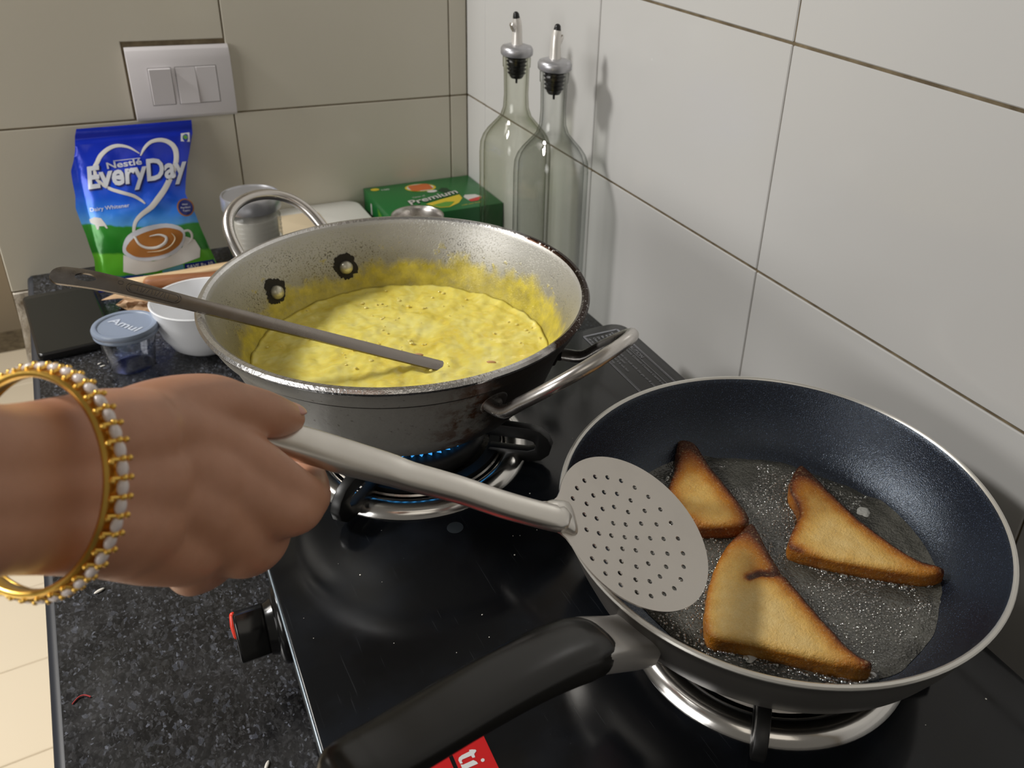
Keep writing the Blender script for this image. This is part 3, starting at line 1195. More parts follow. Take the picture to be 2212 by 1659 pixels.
for azm, w_, h_, beta, ex, a_in, span in ((1.9116, 0.0405, 0.0745, 0.9157, 0.50, 110.5, 16.3), (-1.140, 0.0450, 0.0770, 0.8372, 0.62, -62.0, 19.0)):
    o = V((cos(azm), sin(azm), 0))
    t = V((-sin(azm), cos(azm), 0))
    up_ = V((0, 0, cos(beta))) + o * sin(beta)
    zm = 0.0655
    base = V((KC.x, KC.y, KC.z + zm)) + o * 0.1335
    P = []
    for k in range(33):
        s = pi * k / 32
        P.append(base - t * w_ * cos(s) + up_ * h_ * sin(s) ** ex + (up_ * 0.004))
    e0 = base - t * w_ * 0.93 - o * 0.012
    e1 = base + t * w_ * 0.93 - o * 0.012
    P = [e0] + P + [e1]
    hnd = link('wire_handle', tube(catmull(P, 3), 0.0046, 14), 'steel', kd)
    for sg in (-1, 1):
        a = radians(a_in + sg * span)
        for zz, side in ((zm - 0.003, -1), (zm - 0.004, 1)):
            ro = rwall(zz)
            ri = ro - 0.0035
            n_ = V((cos(a), sin(a), -0.36)).normalized()
            p = V((KC.x + cos(a) * (ro if side > 0 else ri), KC.y + sin(a) * (ro if side > 0 else ri), KC.z + zz))
            d = n_ if side > 0 else -n_
            x_ = V((-sin(a), cos(a), 0))
            mw = axes_m(p, x_, d.cross(x_), d)
            rv = link('rivet', revolve([(0, 0.0050), (0.0030, 0.0046), (0.0050, 0.0030), (0.0058, 0.0006), (0.0056, -0.002), (0, -0.002)], 20, mw=mw), 'rivet' if side < 0 else 'kadai_out', kd)
            if side > 0:
                add = revolve([(0.0, 0.0012), (0.0095, 0.0012), (0.0105, 0.0002), (0.0105, -0.002), (0, -0.002)], 24, mw=mw)
                link('rivet_plate', add, 'kadai_out', kd)
            elif azm > 0:
                bm = bmesh.new()
                c_ = bm.verts.new(p + d * 0.0004)
                ring = []
                NSO = 110
                for k in range(NSO):
                    q = 2 * pi * k / NSO
                    rr_ = 0.0098 + 0.0024 * noise.noise(V((cos(q) * 1.3 + sg * 5, sin(q) * 1.3, 0))) + 0.0016 * noise.noise(V((cos(q) * 6 + sg * 5, sin(q) * 6, 0))) + 0.0022 * max(0, sin(q) * (1 if d.cross(x_).z > 0 else -1))
                    off = x_ * cos(q) * rr_ + d.cross(x_) * sin(q) * rr_ * (1 if True else 1)
                    pt = p + off
                    av = atan2(pt.y - KC.y, pt.x - KC.x)
                    zz2 = pt.z - KC.z
                    rin = rwall(zz2) - 0.0026
                    ring.append(bm.verts.new((KC.x + cos(av) * rin, KC.y + sin(av) * rin, pt.z)))
                for k in range(NSO):
                    bm.faces.new((c_, ring[k], ring[(k + 1) % NSO]))
                link('burnt_ring', to_mesh(bm, 'soot'), 'soot', kd)['label'] = 'black burnt ring round the rivet'

# the curry surface
CZ = 0.1600
RD = 0.1125
LD = V((-0.3101, -0.6498, 0.1600))
bm = bmesh.new()
rows = []
nr, na = 62, 180
for j in range(nr + 1):
    r = RD * (j / nr)
    row = []
    for i in range(na if j else 1):
        t = 2 * pi * i / na
        x, y = KC.x + r * cos(t), KC.y + r * sin(t)
        p = V((x, y, 0))
        z = CZ + 0.0016 * noise.noise(p * 34) + 0.0017 * noise.noise(p * 70 + V((3, 1, 0))) + 0.0011 * noise.noise(p * 150)
        dl = (p - V((LD.x, LD.y, 0))).length
        z -= 0.0030 * math.exp(-(dl / 0.010) ** 2)
        z += 0.0013 * cos(dl * 420) * math.exp(-dl / 0.022)
        if j > nr - 3:
            z += 0.0006 * (j - nr + 3)
        row.append(bm.verts.new((x, y, z)))
    rows.append(row)
for j in range(nr):
    for i in range(na):
        i2 = (i + 1) % na
        if j == 0:
            bm.faces.new((rows[0][0], rows[1][i], rows[1][i2]))
        else:
            bm.faces.new((rows[j][i], rows[j + 1][i], rows[j + 1][i2], rows[j][i2]))
low = []
for j, (r, z) in enumerate(((0.0985, -0.018), (0.0880, -0.0275), (0.076, -0.0330))):
    low.append([bm.verts.new((KC.x + r * cos(2 * pi * i / na), KC.y + r * sin(2 * pi * i / na), CZ + z)) for i in range(na)])
pr = rows[-1]
for row in low:
    for i in range(na):
        bm.faces.new((pr[i], row[i], row[(i + 1) % na], pr[(i + 1) % na]))
    pr = row
bm.faces.new(pr)
curry = link('yellow_curry', to_mesh(bm, 'curry', 0), 'curry', None, (KC.x, KC.y, 0.1245))
curry.data.shade_smooth()
tag(curry, 'bubbling yellow curry inside the aluminium pot', 'curry')
bm = bmesh.new()
for k in range(170):
    t, r = random.uniform(0, 2 * pi), RD * sqrt(random.random()) * 0.97
    c = V((KC.x + r * cos(t), KC.y + r * sin(t), CZ + 0.0004))
    if noise.noise(V((c.x, c.y, 0)) * 24) < -0.05:
        continue
    add_ball(bm, c, random.uniform(0.0007, 0.0018), 1, 1, 0.38, 10, 6)
bb = link('curry_bubbles', to_mesh(bm, 'bub'), 'curry_foam', curry)
bb['kind'] = 'stuff'
for (x, y) in ((-0.2683, -0.6673), (-0.3140, -0.6333)):
    bm = bmesh.new()
    add_ball(bm, (x, y, CZ + 0.0010), 0.0038, 1.0, 0.36, 0.3, 12, 8, Matrix.Rotation(radians(-35), 4, 'Z'))
    link('raisin', to_mesh(bm, 'raisin'), 'raisin', curry)['label'] = 'small brown bit floating in the curry'

# ladle: flat steel strip from the pot, resting on the rim
D0 = V((-0.31011, -0.64975, 0.1600))
DV = V((-0.14177, 0.04256, 0.0590))
ld_x = DV.normalized()
ld_n = V((0.10, -0.42, 0.90))
ld_n = (ld_n - ld_x * ld_n.dot(ld_x)).normalized()
ld_y = ld_n.cross(ld_x)
LL = DV.length


def lad(s, yv, e=0.0):                    # s along the strip in metres from the curry, yv across
    t = s / LL
    bend = -0.0060 * max(0.0, (t - 1.35) / 0.24) ** 2
    return D0 + V((0, 0, 0.0022)) + ld_x * s + ld_y * yv + ld_n * (e + bend)


s_end = LL * 1.595
out = []
wid = [(-0.030, 0.0100), (0.02, 0.0098), (0.10, 0.0100), (0.17, 0.0112), (0.215, 0.0136), (0.240, 0.0150)]


def lw(s):
    for (a, x), (b, y) in zip(wid, wid[1:]):
        if a <= s <= b:
            return x + (y - x) * (s - a) / (b - a)
    return wid[-1][1]


top = []
N = 44
for k in range(N + 1):
    s = -0.030 + (s_end - 0.0075 + 0.030) * k / N
    top.append((s, lw(s) / 2))
endc = s_end - 0.0075
arc = [(endc + 0.0075 * cos(q), 0.0075 * sin(q)) for q in [radians(90 - 180 * k / 12) for k in range(1, 12)]]
outl = top + arc + [(s, -y) for s, y in top[::-1]]
hole = [(endc - 0.0125 + 0.0062 * cos(2 * pi * k / 20), 0.0034 * sin(2 * pi * k / 20)) for k in range(20)]
vo, tris = cdt(outl, [hole], 0.004)
bm = bmesh.new()
vt = []
for p in vo:
    edge = abs(p[1]) / (lw(p[0]) / 2 + 1e-6)
    vt.append(bm.verts.new(lad(p[0], p[1], -0.0011 * min(1, edge) ** 3)))
for t in tris:
    bm.faces.new([vt[i] for i in t])
bmesh.ops.recalc_face_normals(bm, faces=bm.faces[:])
if sum((f.normal.dot(ld_n) for f in bm.faces)) < 0:
    bmesh.ops.reverse_faces(bm, faces=bm.faces[:])
rg = bmesh.ops.extrude_face_region(bm, geom=bm.faces[:])
for v in rg['geom']:
    if isinstance(v, bmesh.types.BMVert):
        v.co -= ld_n * 0.0016
ladle = thing('steel_ladle', 'long flat steel ladle handle with a hanging hole, standing in the yellow curry', 'ladle', D0)
link('ladle_handle', to_mesh(bm, 'ladle', 40), 'steel_dark', ladle)
bm = bmesh.new()
q = D0 - ld_x * 0.026
add_revolve(bm, [(0.0, -0.0005), (0.012, 0.001), (0.018, 0.0045), (0.0205, 0.009), (0.0195, 0.009), (0.0172, 0.0052), (0.0115, 0.002), (0.0, 0.0008)], 32, (q.x + 0.012, q.y - 0.004, 0.1275))
link('ladle_bowl', to_mesh(bm, 'bowl', 50), 'steel_dark', ladle)


def ladf(a, b, e):
    return lad(a, b, e)


EC = LL * 1.215
em = []
for rx, ry, w__ in ((0.0168, 0.0039, 0.00035), (0.0152, 0.0032, 0.0003)):
    oo, ii = rrect(EC - rx, -ry, EC + rx, ry, ry * 0.98, 6), rrect(EC - rx + w__, -ry + w__, EC + rx - w__, ry - w__, (ry - w__) * 0.98, 6)
    em.append((oo, [ii]))
em.append((ellipse(EC + 0.0205, -0.0015, 0.0017, 0.0017, 0, 18), [ellipse(EC + 0.0205, -0.0015, 0.0014, 0.0014, 0, 18)]))
bm = bmesh.new()
for oo, hh in em:
    n_ = len(oo)
    a_ = [bm.verts.new(lad(p[0], p[1], 0.0002)) for p in oo]
    b_ = [bm.verts.new(lad(p[0], p[1], 0.0002)) for p in hh[0]]
    for i in range(n_):
        bm.faces.new((a_[i], a_[(i + 1) % n_], b_[(i + 1) % n_], b_[i]))
for k, dx in enumerate((-0.009, -0.0055, -0.001, 0.003, 0.0075)):     # worn engraved strokes
    for sx in (0.0, 0.0022):
        x0 = EC + dx + sx
        bm.faces.new([bm.verts.new(lad(x0 + px_, py_, 0.0002)) for px_, py_ in ((0, -0.0018), (0.0004, -0.0018), (0.0004 + 0.0012 * (k % 2), 0.0018), (0.0012 * (k % 2), 0.0018))])
link('engraved_emblem', to_mesh(bm, 'emblem', 0), 'engrave', ladle)['label'] = 'worn oval emblem engraved in the steel'

# ------------------------------------------------------------------ frying pan, oil, bread
PC = V((-0.1812, -0.9014, 0.1157))
pan = thing('frying_pan', 'dark blue nonstick frying pan with a bright rim and black handle', 'frying pan', PC)
pprof = [(0, 0.0), (0.094, 0.0), (0.1040, 0.0018), (0.1130, 0.0075), (0.1215, 0.0170), (0.1285, 0.0320), (0.1335, 0.0460), (0.1352, 0.0525), (0.1366, 0.0535), (0.1371, 0.0547), (0.1366, 0.0559), (0.1352, 0.0562), (0.1338, 0.0551), (0.1325, 0.0515), (0.1270, 0.0355), (0.1195, 0.0215), (0.1110, 0.0110), (0.1020, 0.0052), (0.092, 0.0032), (0, 0.0030)]
pmi = [0] * 7 + [2] * 5 + [1] * 7
link('pan_body', revolve(pprof, 128, PC, mi=pmi, smooth=40), ['pan_out', 'nonstick', 'pan_rim'], pan)
PA = radians(-166.1)
pd, ps = V((cos(PA), sin(PA), 0)), V((-sin(PA), cos(PA), 0))


def pp(r, z, s=0.0):
    return V((PC.x, PC.y, 0)) + pd * r + ps * s + V((0, 0, z))


cl = [(0.133, 0.1520), (0.150, 0.1610), (0.1600, 0.1680), (0.1700, 0.1745)]
link('handle_bracket', tube(catmull([pp(0.1290, 0.1470), pp(0.1400, 0.1535), pp(0.1520, 0.1620), pp(0.1640, 0.1705), pp(0.1720, 0.1750)], 5), [(0.0158, 0.0078)] * 21, 32, up=V((0, 0, 1)), expo=0.45), 'bracket_steel', pan)
hc = [(0.1660, 0.1715), (0.1760, 0.1765), (0.1920, 0.1830), (0.2130, 0.1895), (0.2350, 0.1945), (0.2580, 0.1985), (0.2760, 0.2015), (0.2880, 0.2045), (0.2965, 0.2085)]
hw = [(0.0158, 0.0100), (0.0168, 0.0108), (0.0164, 0.0102), (0.0158, 0.0094), (0.0152, 0.0088), (0.0146, 0.0084), (0.0140, 0.0084), (0.0134, 0.0086), (0.0112, 0.0076)]
link('pan_handle', tube(catmull([pp(r, z) for r, z in hc], 6), lerp_list(hw, 6), 32, up=V((0, 0, 1)), roundcap=True, expo=0.72), 'bakelite', pan)

OZ = PC.z + 0.0032
OS = PC.z + 0.0063                         # oil surface
oil_o = [(-0.1897, -0.7867), (-0.1488, -0.8038), (-0.1066, -0.8308), (-0.0876, -0.8644), (-0.0766, -0.8911), (-0.0740, -0.9129), (-0.0780, -0.9356), (-0.0840, -0.9519), (-0.0963, -0.9690), (-0.1189, -0.9850), (-0.1362, -0.9954), (-0.1511, -1.0000), (-0.1741, -1.0033), (-0.1937, -1.0), (-0.2224, -0.9850), (-0.2480, -0.9620), (-0.2660, -0.9380), (-0.2750, -0.9080), (-0.2740, -0.8693), (-0.2640, -0.8395), (-0.2450, -0.8150), (-0.2195, -0.7960)]
oil_c = catmull([(x, y, 0) for x, y in oil_o], 6, True)
oil_p = []
for i, p in enumerate(oil_c):
    d = V((p.x - PC.x, p.y - PC.y))
    k = 1 + 0.025 * noise.noise(V((p.x, p.y, 0)) * 60)
    r = min(d.length * k, 0.1065)
    d = d.normalized() * r
    oil_p.append((PC.x + d.x, PC.y + d.y))
vo, tris = cdt(oil_p, [], 0.0035)
bm = bmesh.new()


def pan_floor(r):
    pts = pprof[12:][::-1]
    for (r0, z0), (r1, z1) in zip(pts, pts[1:]):
        if r0 <= r <= r1:
            return z0 + (z1 - z0) * (r - r0) / (r1 - r0)
    return 0.0


vv = []
for p, d in zip(vo, dist_many(np.array([tuple(q_) for q_ in vo]), oil_p).tolist()):
    r = (V((p[0], p[1])) - V((PC.x, PC.y))).length
    zf = PC.z + pan_floor(r)
    vv.append(bm.verts.new((p[0], p[1], zf + 0.0003 + 0.0030 * min(1, d / 0.006) ** 0.5 * (1 if r < 0.095 else max(0.15, (0.1075 - r) / 0.0125)) + 0.0003 * noise.noise(V((p[0], p[1], 0)) * 220))))
for t in tris:
    bm.faces.new([vv[i] for i in t])
oil = link('cooking_oil', to_mesh(bm, 'oil', 0), 'oil', None, (PC.x, PC.y, OZ))
oil.data.shade_smooth()
if oil.data.polygons[0].normal.z < 0:
    oil.data.flip_normals()
tag(oil, 'pool of frothing hot oil around the bread in the frying pan', 'oil')

def CCW(P):
    return sum(P[i - 1][0] * P[i][1] - P[i][0] * P[i - 1][1] for i in range(len(P))) > 0


BREADS = (
    ('breadA', 'smallest fried bread triangle, at the back next to the skimmer, darkest crust', [(-0.1692, -0.7852), (-0.1623, -0.7931), (-0.1681, -0.8175), (-0.1706, -0.8347), (-0.173, -0.85), (-0.1757, -0.866), (-0.1797, -0.8766), (-0.1859, -0.8783), (-0.1993, -0.8728), (-0.2139, -0.8647), (-0.219, -0.8537), (-0.2165, -0.8397), (-0.2099, -0.8272), (-0.1966, -0.8146), (-0.1854, -0.8029), (-0.1771, -0.7919)], 0.10, ()),
    ('breadB', 'fried bread triangle nearest the tiled wall, pointing along the pan', [(-0.1086, -0.8496), (-0.107, -0.8557), (-0.1096, -0.876), (-0.1131, -0.9113), (-0.1116, -0.9318), (-0.1103, -0.9462), (-0.1059, -0.9586), (-0.0990, -0.9671), (-0.1003, -0.9709), (-0.111, -0.9679), (-0.1261, -0.9563), (-0.1409, -0.9432), (-0.1593, -0.9254), (-0.1701, -0.9124), (-0.1711, -0.9062), (-0.1616, -0.8989), (-0.146, -0.8891), (-0.139, -0.8798), (-0.1343, -0.8678), (-0.1239, -0.8574)], 0.02, ()),
    ('breadC', 'largest fried bread triangle, at the front of the pan, with a dark split', [(-0.1832, -0.8803), (-0.1805, -0.8836), (-0.1879, -0.9053), (-0.1918, -0.9192), (-0.1942, -0.9395), (-0.197, -0.9704), (-0.1975, -0.9880), (-0.1938, -0.9960), (-0.1961, -0.9985), (-0.2038, -0.9945), (-0.2191, -0.9799), (-0.2318, -0.967), (-0.2448, -0.9536), (-0.2587, -0.9426), (-0.2596, -0.9363), (-0.2558, -0.9292), (-0.2432, -0.9149), (-0.2268, -0.9006), (-0.2086, -0.8893), (-0.1915, -0.8832)], -0.02, ((-0.2137, -0.9170), (-0.2059, -0.9174), (-0.2013, -0.9206), (-0.1939, -0.9229), (-0.1917, -0.9240), (-0.1939, -0.9231), (-0.2013, -0.9208), (-0.2059, -0.9176))))
froth = []
for nm, lab, poly, dark, crease in BREADS:
    P2 = [(p.x, p.y) for p in catmull([(x, y, 0) for x, y in poly], 3, True)]
    P2 = [(p.x, p.y) for p in resample(P2, 0.0022)]
    vo, tris = cdt(P2, [], 0.0024)
    bm = bmesh.new()
    lay = bm.verts.layers.float.new('brown')
    zb, zt = OZ + 0.0006, 0.1338
    tip = V(poly[0])
    vt, vb = [], []
    # the long edge towards the wall and the tip brown most, the cut front edge stays golden
    Q = np.array([tuple(q_) for q_ in vo])
    nP = len(P2)
    hyp, left = [], []
    for k in range(nP):
        a, b_ = V(P2[k - 1]), V(P2[(k + 1) % nP])
        tt = (b_ - a).normalized()
        nx, ny = tt.y, -tt.x
        if not CCW(P2):
            nx, ny = -nx, -ny
        if nx > 0.55:
            hyp.append(P2[k])
        elif ny > -0.2 or nx < -0.8:
            left.append(P2[k])
    dh = np.sqrt(((Q[:, None, :] - np.array(hyp)[None]) ** 2).sum(2)).min(1)
    dl_ = np.sqrt(((Q[:, None, :] - np.array(left)[None]) ** 2).sum(2)).min(1)
    for p, d, h_d, l_d in zip(vo, dist_many(Q, P2).tolist(), dh.tolist(), dl_.tolist()):
        z = zt - 0.0016 * math.exp(-d / 0.0013) + 0.0006 * noise.noise(V((p[0], p[1], 0)) * 120)
        b = 0.24 * math.exp(-d / 0.0030) + 1.0 * math.exp(-h_d / 0.0080) + (0.62 if dark > 0 else 0.30) * math.exp(-l_d / 0.0065) + 0.70 * math.exp(-(V((p[0], p[1])) - tip).length / 0.017) + dark
        if crease:
            dc = dist_poly(p, list(crease))
            b += 0.85 * math.exp(-(dc / 0.0022) ** 2) + 0.30 * math.exp(-dc / 0.007)
            z -= 0.0022 * math.exp(-(dc / 0.0016) ** 2)
        v = bm.verts.new((p[0], p[1], z))
        v[lay] = min(1.1, b)
        vt.append(v)
    for t in tris:
        bm.faces.new([vt[i] for i in t])
    # sides
    ring = [vt[min(range(len(vo)), key=lambda k: (vo[k][0] - p[0]) ** 2 + (vo[k][1] - p[1]) ** 2)] for p in P2]
    cen = V((sum(p[0] for p in P2) / len(P2), sum(p[1] for p in P2) / len(P2)))
    prev = ring
    for lv, (fz, gro, br) in enumerate(((0.80, 0.0004, 0.60), (0.42, 0.0006, 0.52), (0.10, 0.0002, 0.64), (0.0, -0.0010, 0.9))):
        row = []
        for k, p in enumerate(P2):
            a, b_ = V(P2[k - 1]), V(P2[(k + 1) % len(P2)])
            tt = (b_ - a)
            nn = V((tt.y, -tt.x)).normalized() if tt.length > 0 else V((0, 0))
            if not CCW(P2):
                nn = -nn
            g = gro + 0.0005 * noise.noise(V((p[0], p[1], lv * 0.01)) * 200)
            v = bm.verts.new((p[0] + nn.x * g, p[1] + nn.y * g, zb + (zt - 0.0016 - zb) * fz))
            v[lay] = br + dark * 2.5 + 0.30 * max(0, nn.x) + 0.12 * noise.noise(V((p[0], p[1], 0)) * 60)
            row.append(v)
            if lv == 2:
                froth.append((p[0] + nn.x * 0.0018, p[1] + nn.y * 0.0018))
        n_ = len(P2)
        for k in range(n_):
            if prev[k] is not prev[(k + 1) % n_]:
                bm.faces.new((prev[k], prev[(k + 1) % n_], row[(k + 1) % n_], row[k]))
            else:
                bm.faces.new((prev[k], row[(k + 1) % n_], row[k]))
        prev = row
    bm.faces.new(prev)
    o = link('fried_bread', to_mesh(bm, nm, 60), 'bread', None, (cen.x, cen.y, zb))
    tag(o, lab, 'bread', 'bread triangles frying in the pan')

bm = bmesh.new()
for x, y in froth:
    if random.random() < 0.8:
        r = random.uniform(0.0007, 0.0023)
        if random.random() < 0.12:
            r *= 1.7
        rad = (V((x, y)) - V((PC.x, PC.y))).length
        if rad < 0.104:
            add_ball(bm, (x + random.gauss(0, 0.0012), y + random.gauss(0, 0.0012), OS + 0.0000), r, 1, 1, 0.8, 10, 6)
gx = np.arange(-0.104, 0.104, 0.0021)
gq = np.array([(PC.x + x + random.uniform(-0.0010, 0.0010), PC.y + y + random.uniform(-0.0010, 0.0010)) for x in gx for y in gx if x * x + y * y < 0.098 ** 2])
gq = gq[inside_many(gq, oil_p)]
bv, bf_ = [], []
unit = [(cos(2 * pi * i / 7) * c_, sin(2 * pi * i / 7) * c_, z_) for c_, z_ in ((1.0, 0.0), (0.72, 0.62)) for i in range(7)] + [(0, 0, 0.85)]
for x, y in gq.tolist():
    if noise.noise(V((x, y, 0)) * 26) < -0.22 or random.random() < 0.15:
        continue
    r = random.choice((0.0005, 0.0006, 0.0007, 0.0009, 0.0011))
    o0 = len(bv)
    bv += [(x + p[0] * r, y + p[1] * r, OS + 0.0000 + p[2] * r) for p in unit]
    for i in range(7):
        i2 = (i + 1) % 7
        bf_ += [(o0 + i, o0 + i2, o0 + 7 + i2, o0 + 7 + i), (o0 + 7 + i, o0 + 7 + i2, o0 + 14)]
me = bpy.data.meshes.new('fizz')
me.from_pydata(bv, [], bf_)
me.shade_smooth()
fz_ = link('fine_bubbles', me, 'bubble', oil)
fz_['kind'] = 'stuff'
for cx_, cy_, n_ in ((-0.1010, -0.9850 + 0.018, 22), (-0.0870, -0.8900, 16), (-0.1250, -0.9800, 26), (-0.2050, -1.0000, 30), (-0.2150, -0.9905, 22)):
    for k in range(n_):
        x, y = cx_ + random.gauss(0, 0.0035), cy_ + random.gauss(0, 0.0025)
        if (V((x, y)) - V((PC.x, PC.y))).length < 0.103:
            add_ball(bm, (x, y, OS + 0.0002), random.uniform(0.0006, 0.0016), 1, 1, 0.7, 10, 6)
for cx_, cy_, rr_ in ((-0.0935, -0.9000, 0.0062), (-0.1090, -0.9850, 0.0082), (-0.1010, -0.9790, 0.0050), (-0.2420, -0.9560, 0.0055)):
    bf = bmesh.new()
    pl_ = [(cx_ + rr_ * (1 + 0.45 * noise.noise(V((cos(q) * 1.5 + cx_ * 99, sin(q) * 1.5, 0)))) * cos(q), cy_ + 0.75 * rr_ * (1 + 0.45 * noise.noise(V((cos(q) * 1.5 + cx_ * 99, sin(q) * 1.5, 0)))) * sin(q)) for q in [2 * pi * k / 28 for k in range(28)]]
    vo, tris = cdt(pl_, [], 0.0016)
    dd = dist_many(np.array([tuple(q_) for q_ in vo]), pl_).tolist()
    vt = [bf.verts.new((p[0], p[1], OS + 0.0000 + 0.0010 * min(1, d_ / 0.002) + 0.0003 * noise.noise(V((p[0], p[1], 0)) * 600))) for p, d_ in zip(vo, dd)]
    for t in tris:
        bf.faces.new([vt[i] for i in t])
    link('foam_patch', to_mesh(bf, 'foam', 0), 'foam', oil)['label'] = 'pale patch of foam on the oil'
bw = bmesh.new()
for x, y in froth:
    if random.random() < 0.5 and (V((x, y)) - V((PC.x, PC.y))).length < 0.103:
        add_ball(bw, (x + random.gauss(0, 0.0010), y + random.gauss(0, 0.0010), OS + 0.0002), random.uniform(0.0003, 0.0008), 1, 1, 0.8, 8, 5)
for k in range(260):
    t, r = random.uniform(0, 2 * pi), 0.090 * sqrt(random.random())
    x, y = PC.x + r * cos(t), PC.y + r * sin(t)
    if noise.noise(V((x, y, 0)) * 26) > 0.05:
        add_ball(bw, (x, y, OS + 0.0002), random.uniform(0.0002, 0.0005), 1, 1, 0.8, 6, 4)
fw = link('white_froth', to_mesh(bw, 'froth', 80), 'foam', oil)
fw['kind'] = 'stuff'
ob = link('oil_bubbles', to_mesh(bm, 'bubbles', 80), 'bubble', oil)
ob['kind'] = 'stuff'

# ------------------------------------------------------------------ skimmer
SC = V((-0.2854, -0.8940, 0.1834))
SN = V((0.3576, -0.3388, 0.8703)).normalized()
SX = V((-0.8916, 0.1534, 0.4261))
SX = (SX - SN * SX.dot(SN)).normalized()
SY = SN.cross(SX)
SR = 0.0495
SKH = [(-0.3246, -0.8955, 0.1991, 0.0138), (-0.3348, -0.8897, 0.2074, 0.0146), (-0.3583, -0.8808, 0.2184, 0.0147), (-0.3799, -0.8717, 0.2301, 0.0146), (-0.401, -0.8635, 0.2401, 0.0153), (-0.4111, -0.8593, 0.2455, 0.0166), (-0.4279, -0.8527, 0.2537, 0.0180), (-0.4431, -0.8465, 0.2614, 0.0180), (-0.4575, -0.841, 0.2682, 0.0176), (-0.4700, -0.8362, 0.2745, 0.0166), (-0.4790, -0.8327, 0.2790, 0.0120)]
HOLES = [(0.0264, -0.0288), (0.0177, -0.0333), (0.0084, -0.0349), (-0.0014, -0.0345), (-0.0106, -0.0315), (-0.0191, -0.0265), (-0.0256, -0.0188), (-0.0305, -0.0102), (0.0331, -0.0223), (0.022, -0.0201), (0.0134, -0.024), (0.0039, -0.0248), (-0.0052, -0.022), (-0.0136, -0.0163), (0.0378, -0.0145), (0.0284, -0.0133), (0.0174, -0.0123), (0.0085, -0.0153), (-0.001, -0.0136), (0.0319, -0.0056), (0.0236, -0.0049), (0.0123, -0.004), (0.0033, -0.0047), (-0.0083, -0.0071), (-0.0195, -0.008), (0.0332, 0.0042), (0.0248, 0.0048), (0.0162, 0.0046), (0.0067, 0.0041), (-0.002, 0.0031), (-0.0117, 0.0021), (-0.0213, 0.0014), (-0.0319, 0.0001), (0.0306, 0.0139), (0.0217, 0.0138), (0.011, 0.0121), (0.0016, 0.0117), (-0.0099, 0.0119), (-0.0205, 0.0112), (-0.0318, 0.01), (0.035, 0.0224), (0.0259, 0.0227), (0.0146, 0.0206), (0.0051, 0.0226), (-0.0042, 0.0194), (-0.0162, 0.0201), (-0.0287, 0.019), (0.0288, 0.0304), (0.0184, 0.0285), (0.0089, 0.0312), (-0.0007, 0.031), (-0.0092, 0.027), (-0.0232, 0.0276), (0.0207, 0.036), (0.0113, 0.0392), (0.0023, 0.0404), (-0.0074, 0.0381), (-0.0161, 0.0339)]
sk = thing('perforated_skimmer', 'steel skimmer with a round perforated disc and long grip, held over the frying pan', 'skimmer', SC)
o_ = [(SR * cos(radians(a)), SR * sin(radians(a))) for a in range(20, 341, 4)]
neck = [(0.0490, -0.0128), (0.0520, -0.0103), (0.0560, -0.0087), (0.0620, -0.0076), (0.0620, 0.0076), (0.0560, 0.0087), (0.0520, 0.0103), (0.0490, 0.0128)]
vo, tris = cdt(o_ + neck, [ellipse(hx, hy, 0.0015, 0.0015, 0, 10) for hx, hy in HOLES], 0.0045)
bm = bmesh.new()


def sdisc(a, b, e=0.0):
    r = min(1.0, sqrt(a * a + b * b) / SR)
    return SC + SX * a + SY * b + SN * (e - 0.0034 * (1 - r * r))


vt = [bm.verts.new(sdisc(p[0], p[1])) for p in vo]
for t in tris:
    bm.faces.new([vt[i] for i in t])
bmesh.ops.recalc_face_normals(bm, faces=bm.faces[:])
if sum(f.normal.dot(SN) for f in bm.faces) < 0:
    bmesh.ops.reverse_faces(bm, faces=bm.faces[:])
rg = bmesh.ops.extrude_face_region(bm, geom=bm.faces[:])
for v in rg['geom']:
    if isinstance(v, bmesh.types.BMVert):
        v.co -= SN * 0.0009
link('perforated_disc', to_mesh(bm, 'disc', 45), 'disc_steel', sk)
hpts = [sdisc(0.0395, 0, 0.0000), sdisc(0.0418, 0, 0.0004), sdisc(0.0445, 0, 0.0006), sdisc(0.0490, 0, 0.0008), sdisc(0.0545, 0, 0.0010)] + [V(p[:3]) + SN * 0.0010 for p in SKH[1:]]
hrad = [(0.0055, 0.0004), (0.0094, 0.0020), (0.0100, 0.0036), (0.0092, 0.0042), (0.0080, 0.0044)] + [(p[3] / 2, min(0.0052, p[3] / 2 * 0.60)) for p in SKH[1:]]
link('grip', tube(catmull(hpts, 6), lerp_list(hrad, 6), 24, up=SN, roundcap=True, expo=0.70), 'grip_steel', sk)
seam = [V(p[:3]) + SN * 0.0040 - SN.cross((V(SKH[4][:3]) - V(SKH[1][:3])).normalized()).normalized() * p[3] * 0.37 * SEAM for SEAM in (-1,) for p in SKH[1:10]]
link('fold_seam', tube(catmull(seam, 4), 0.00030, 6), 'engrave', sk)

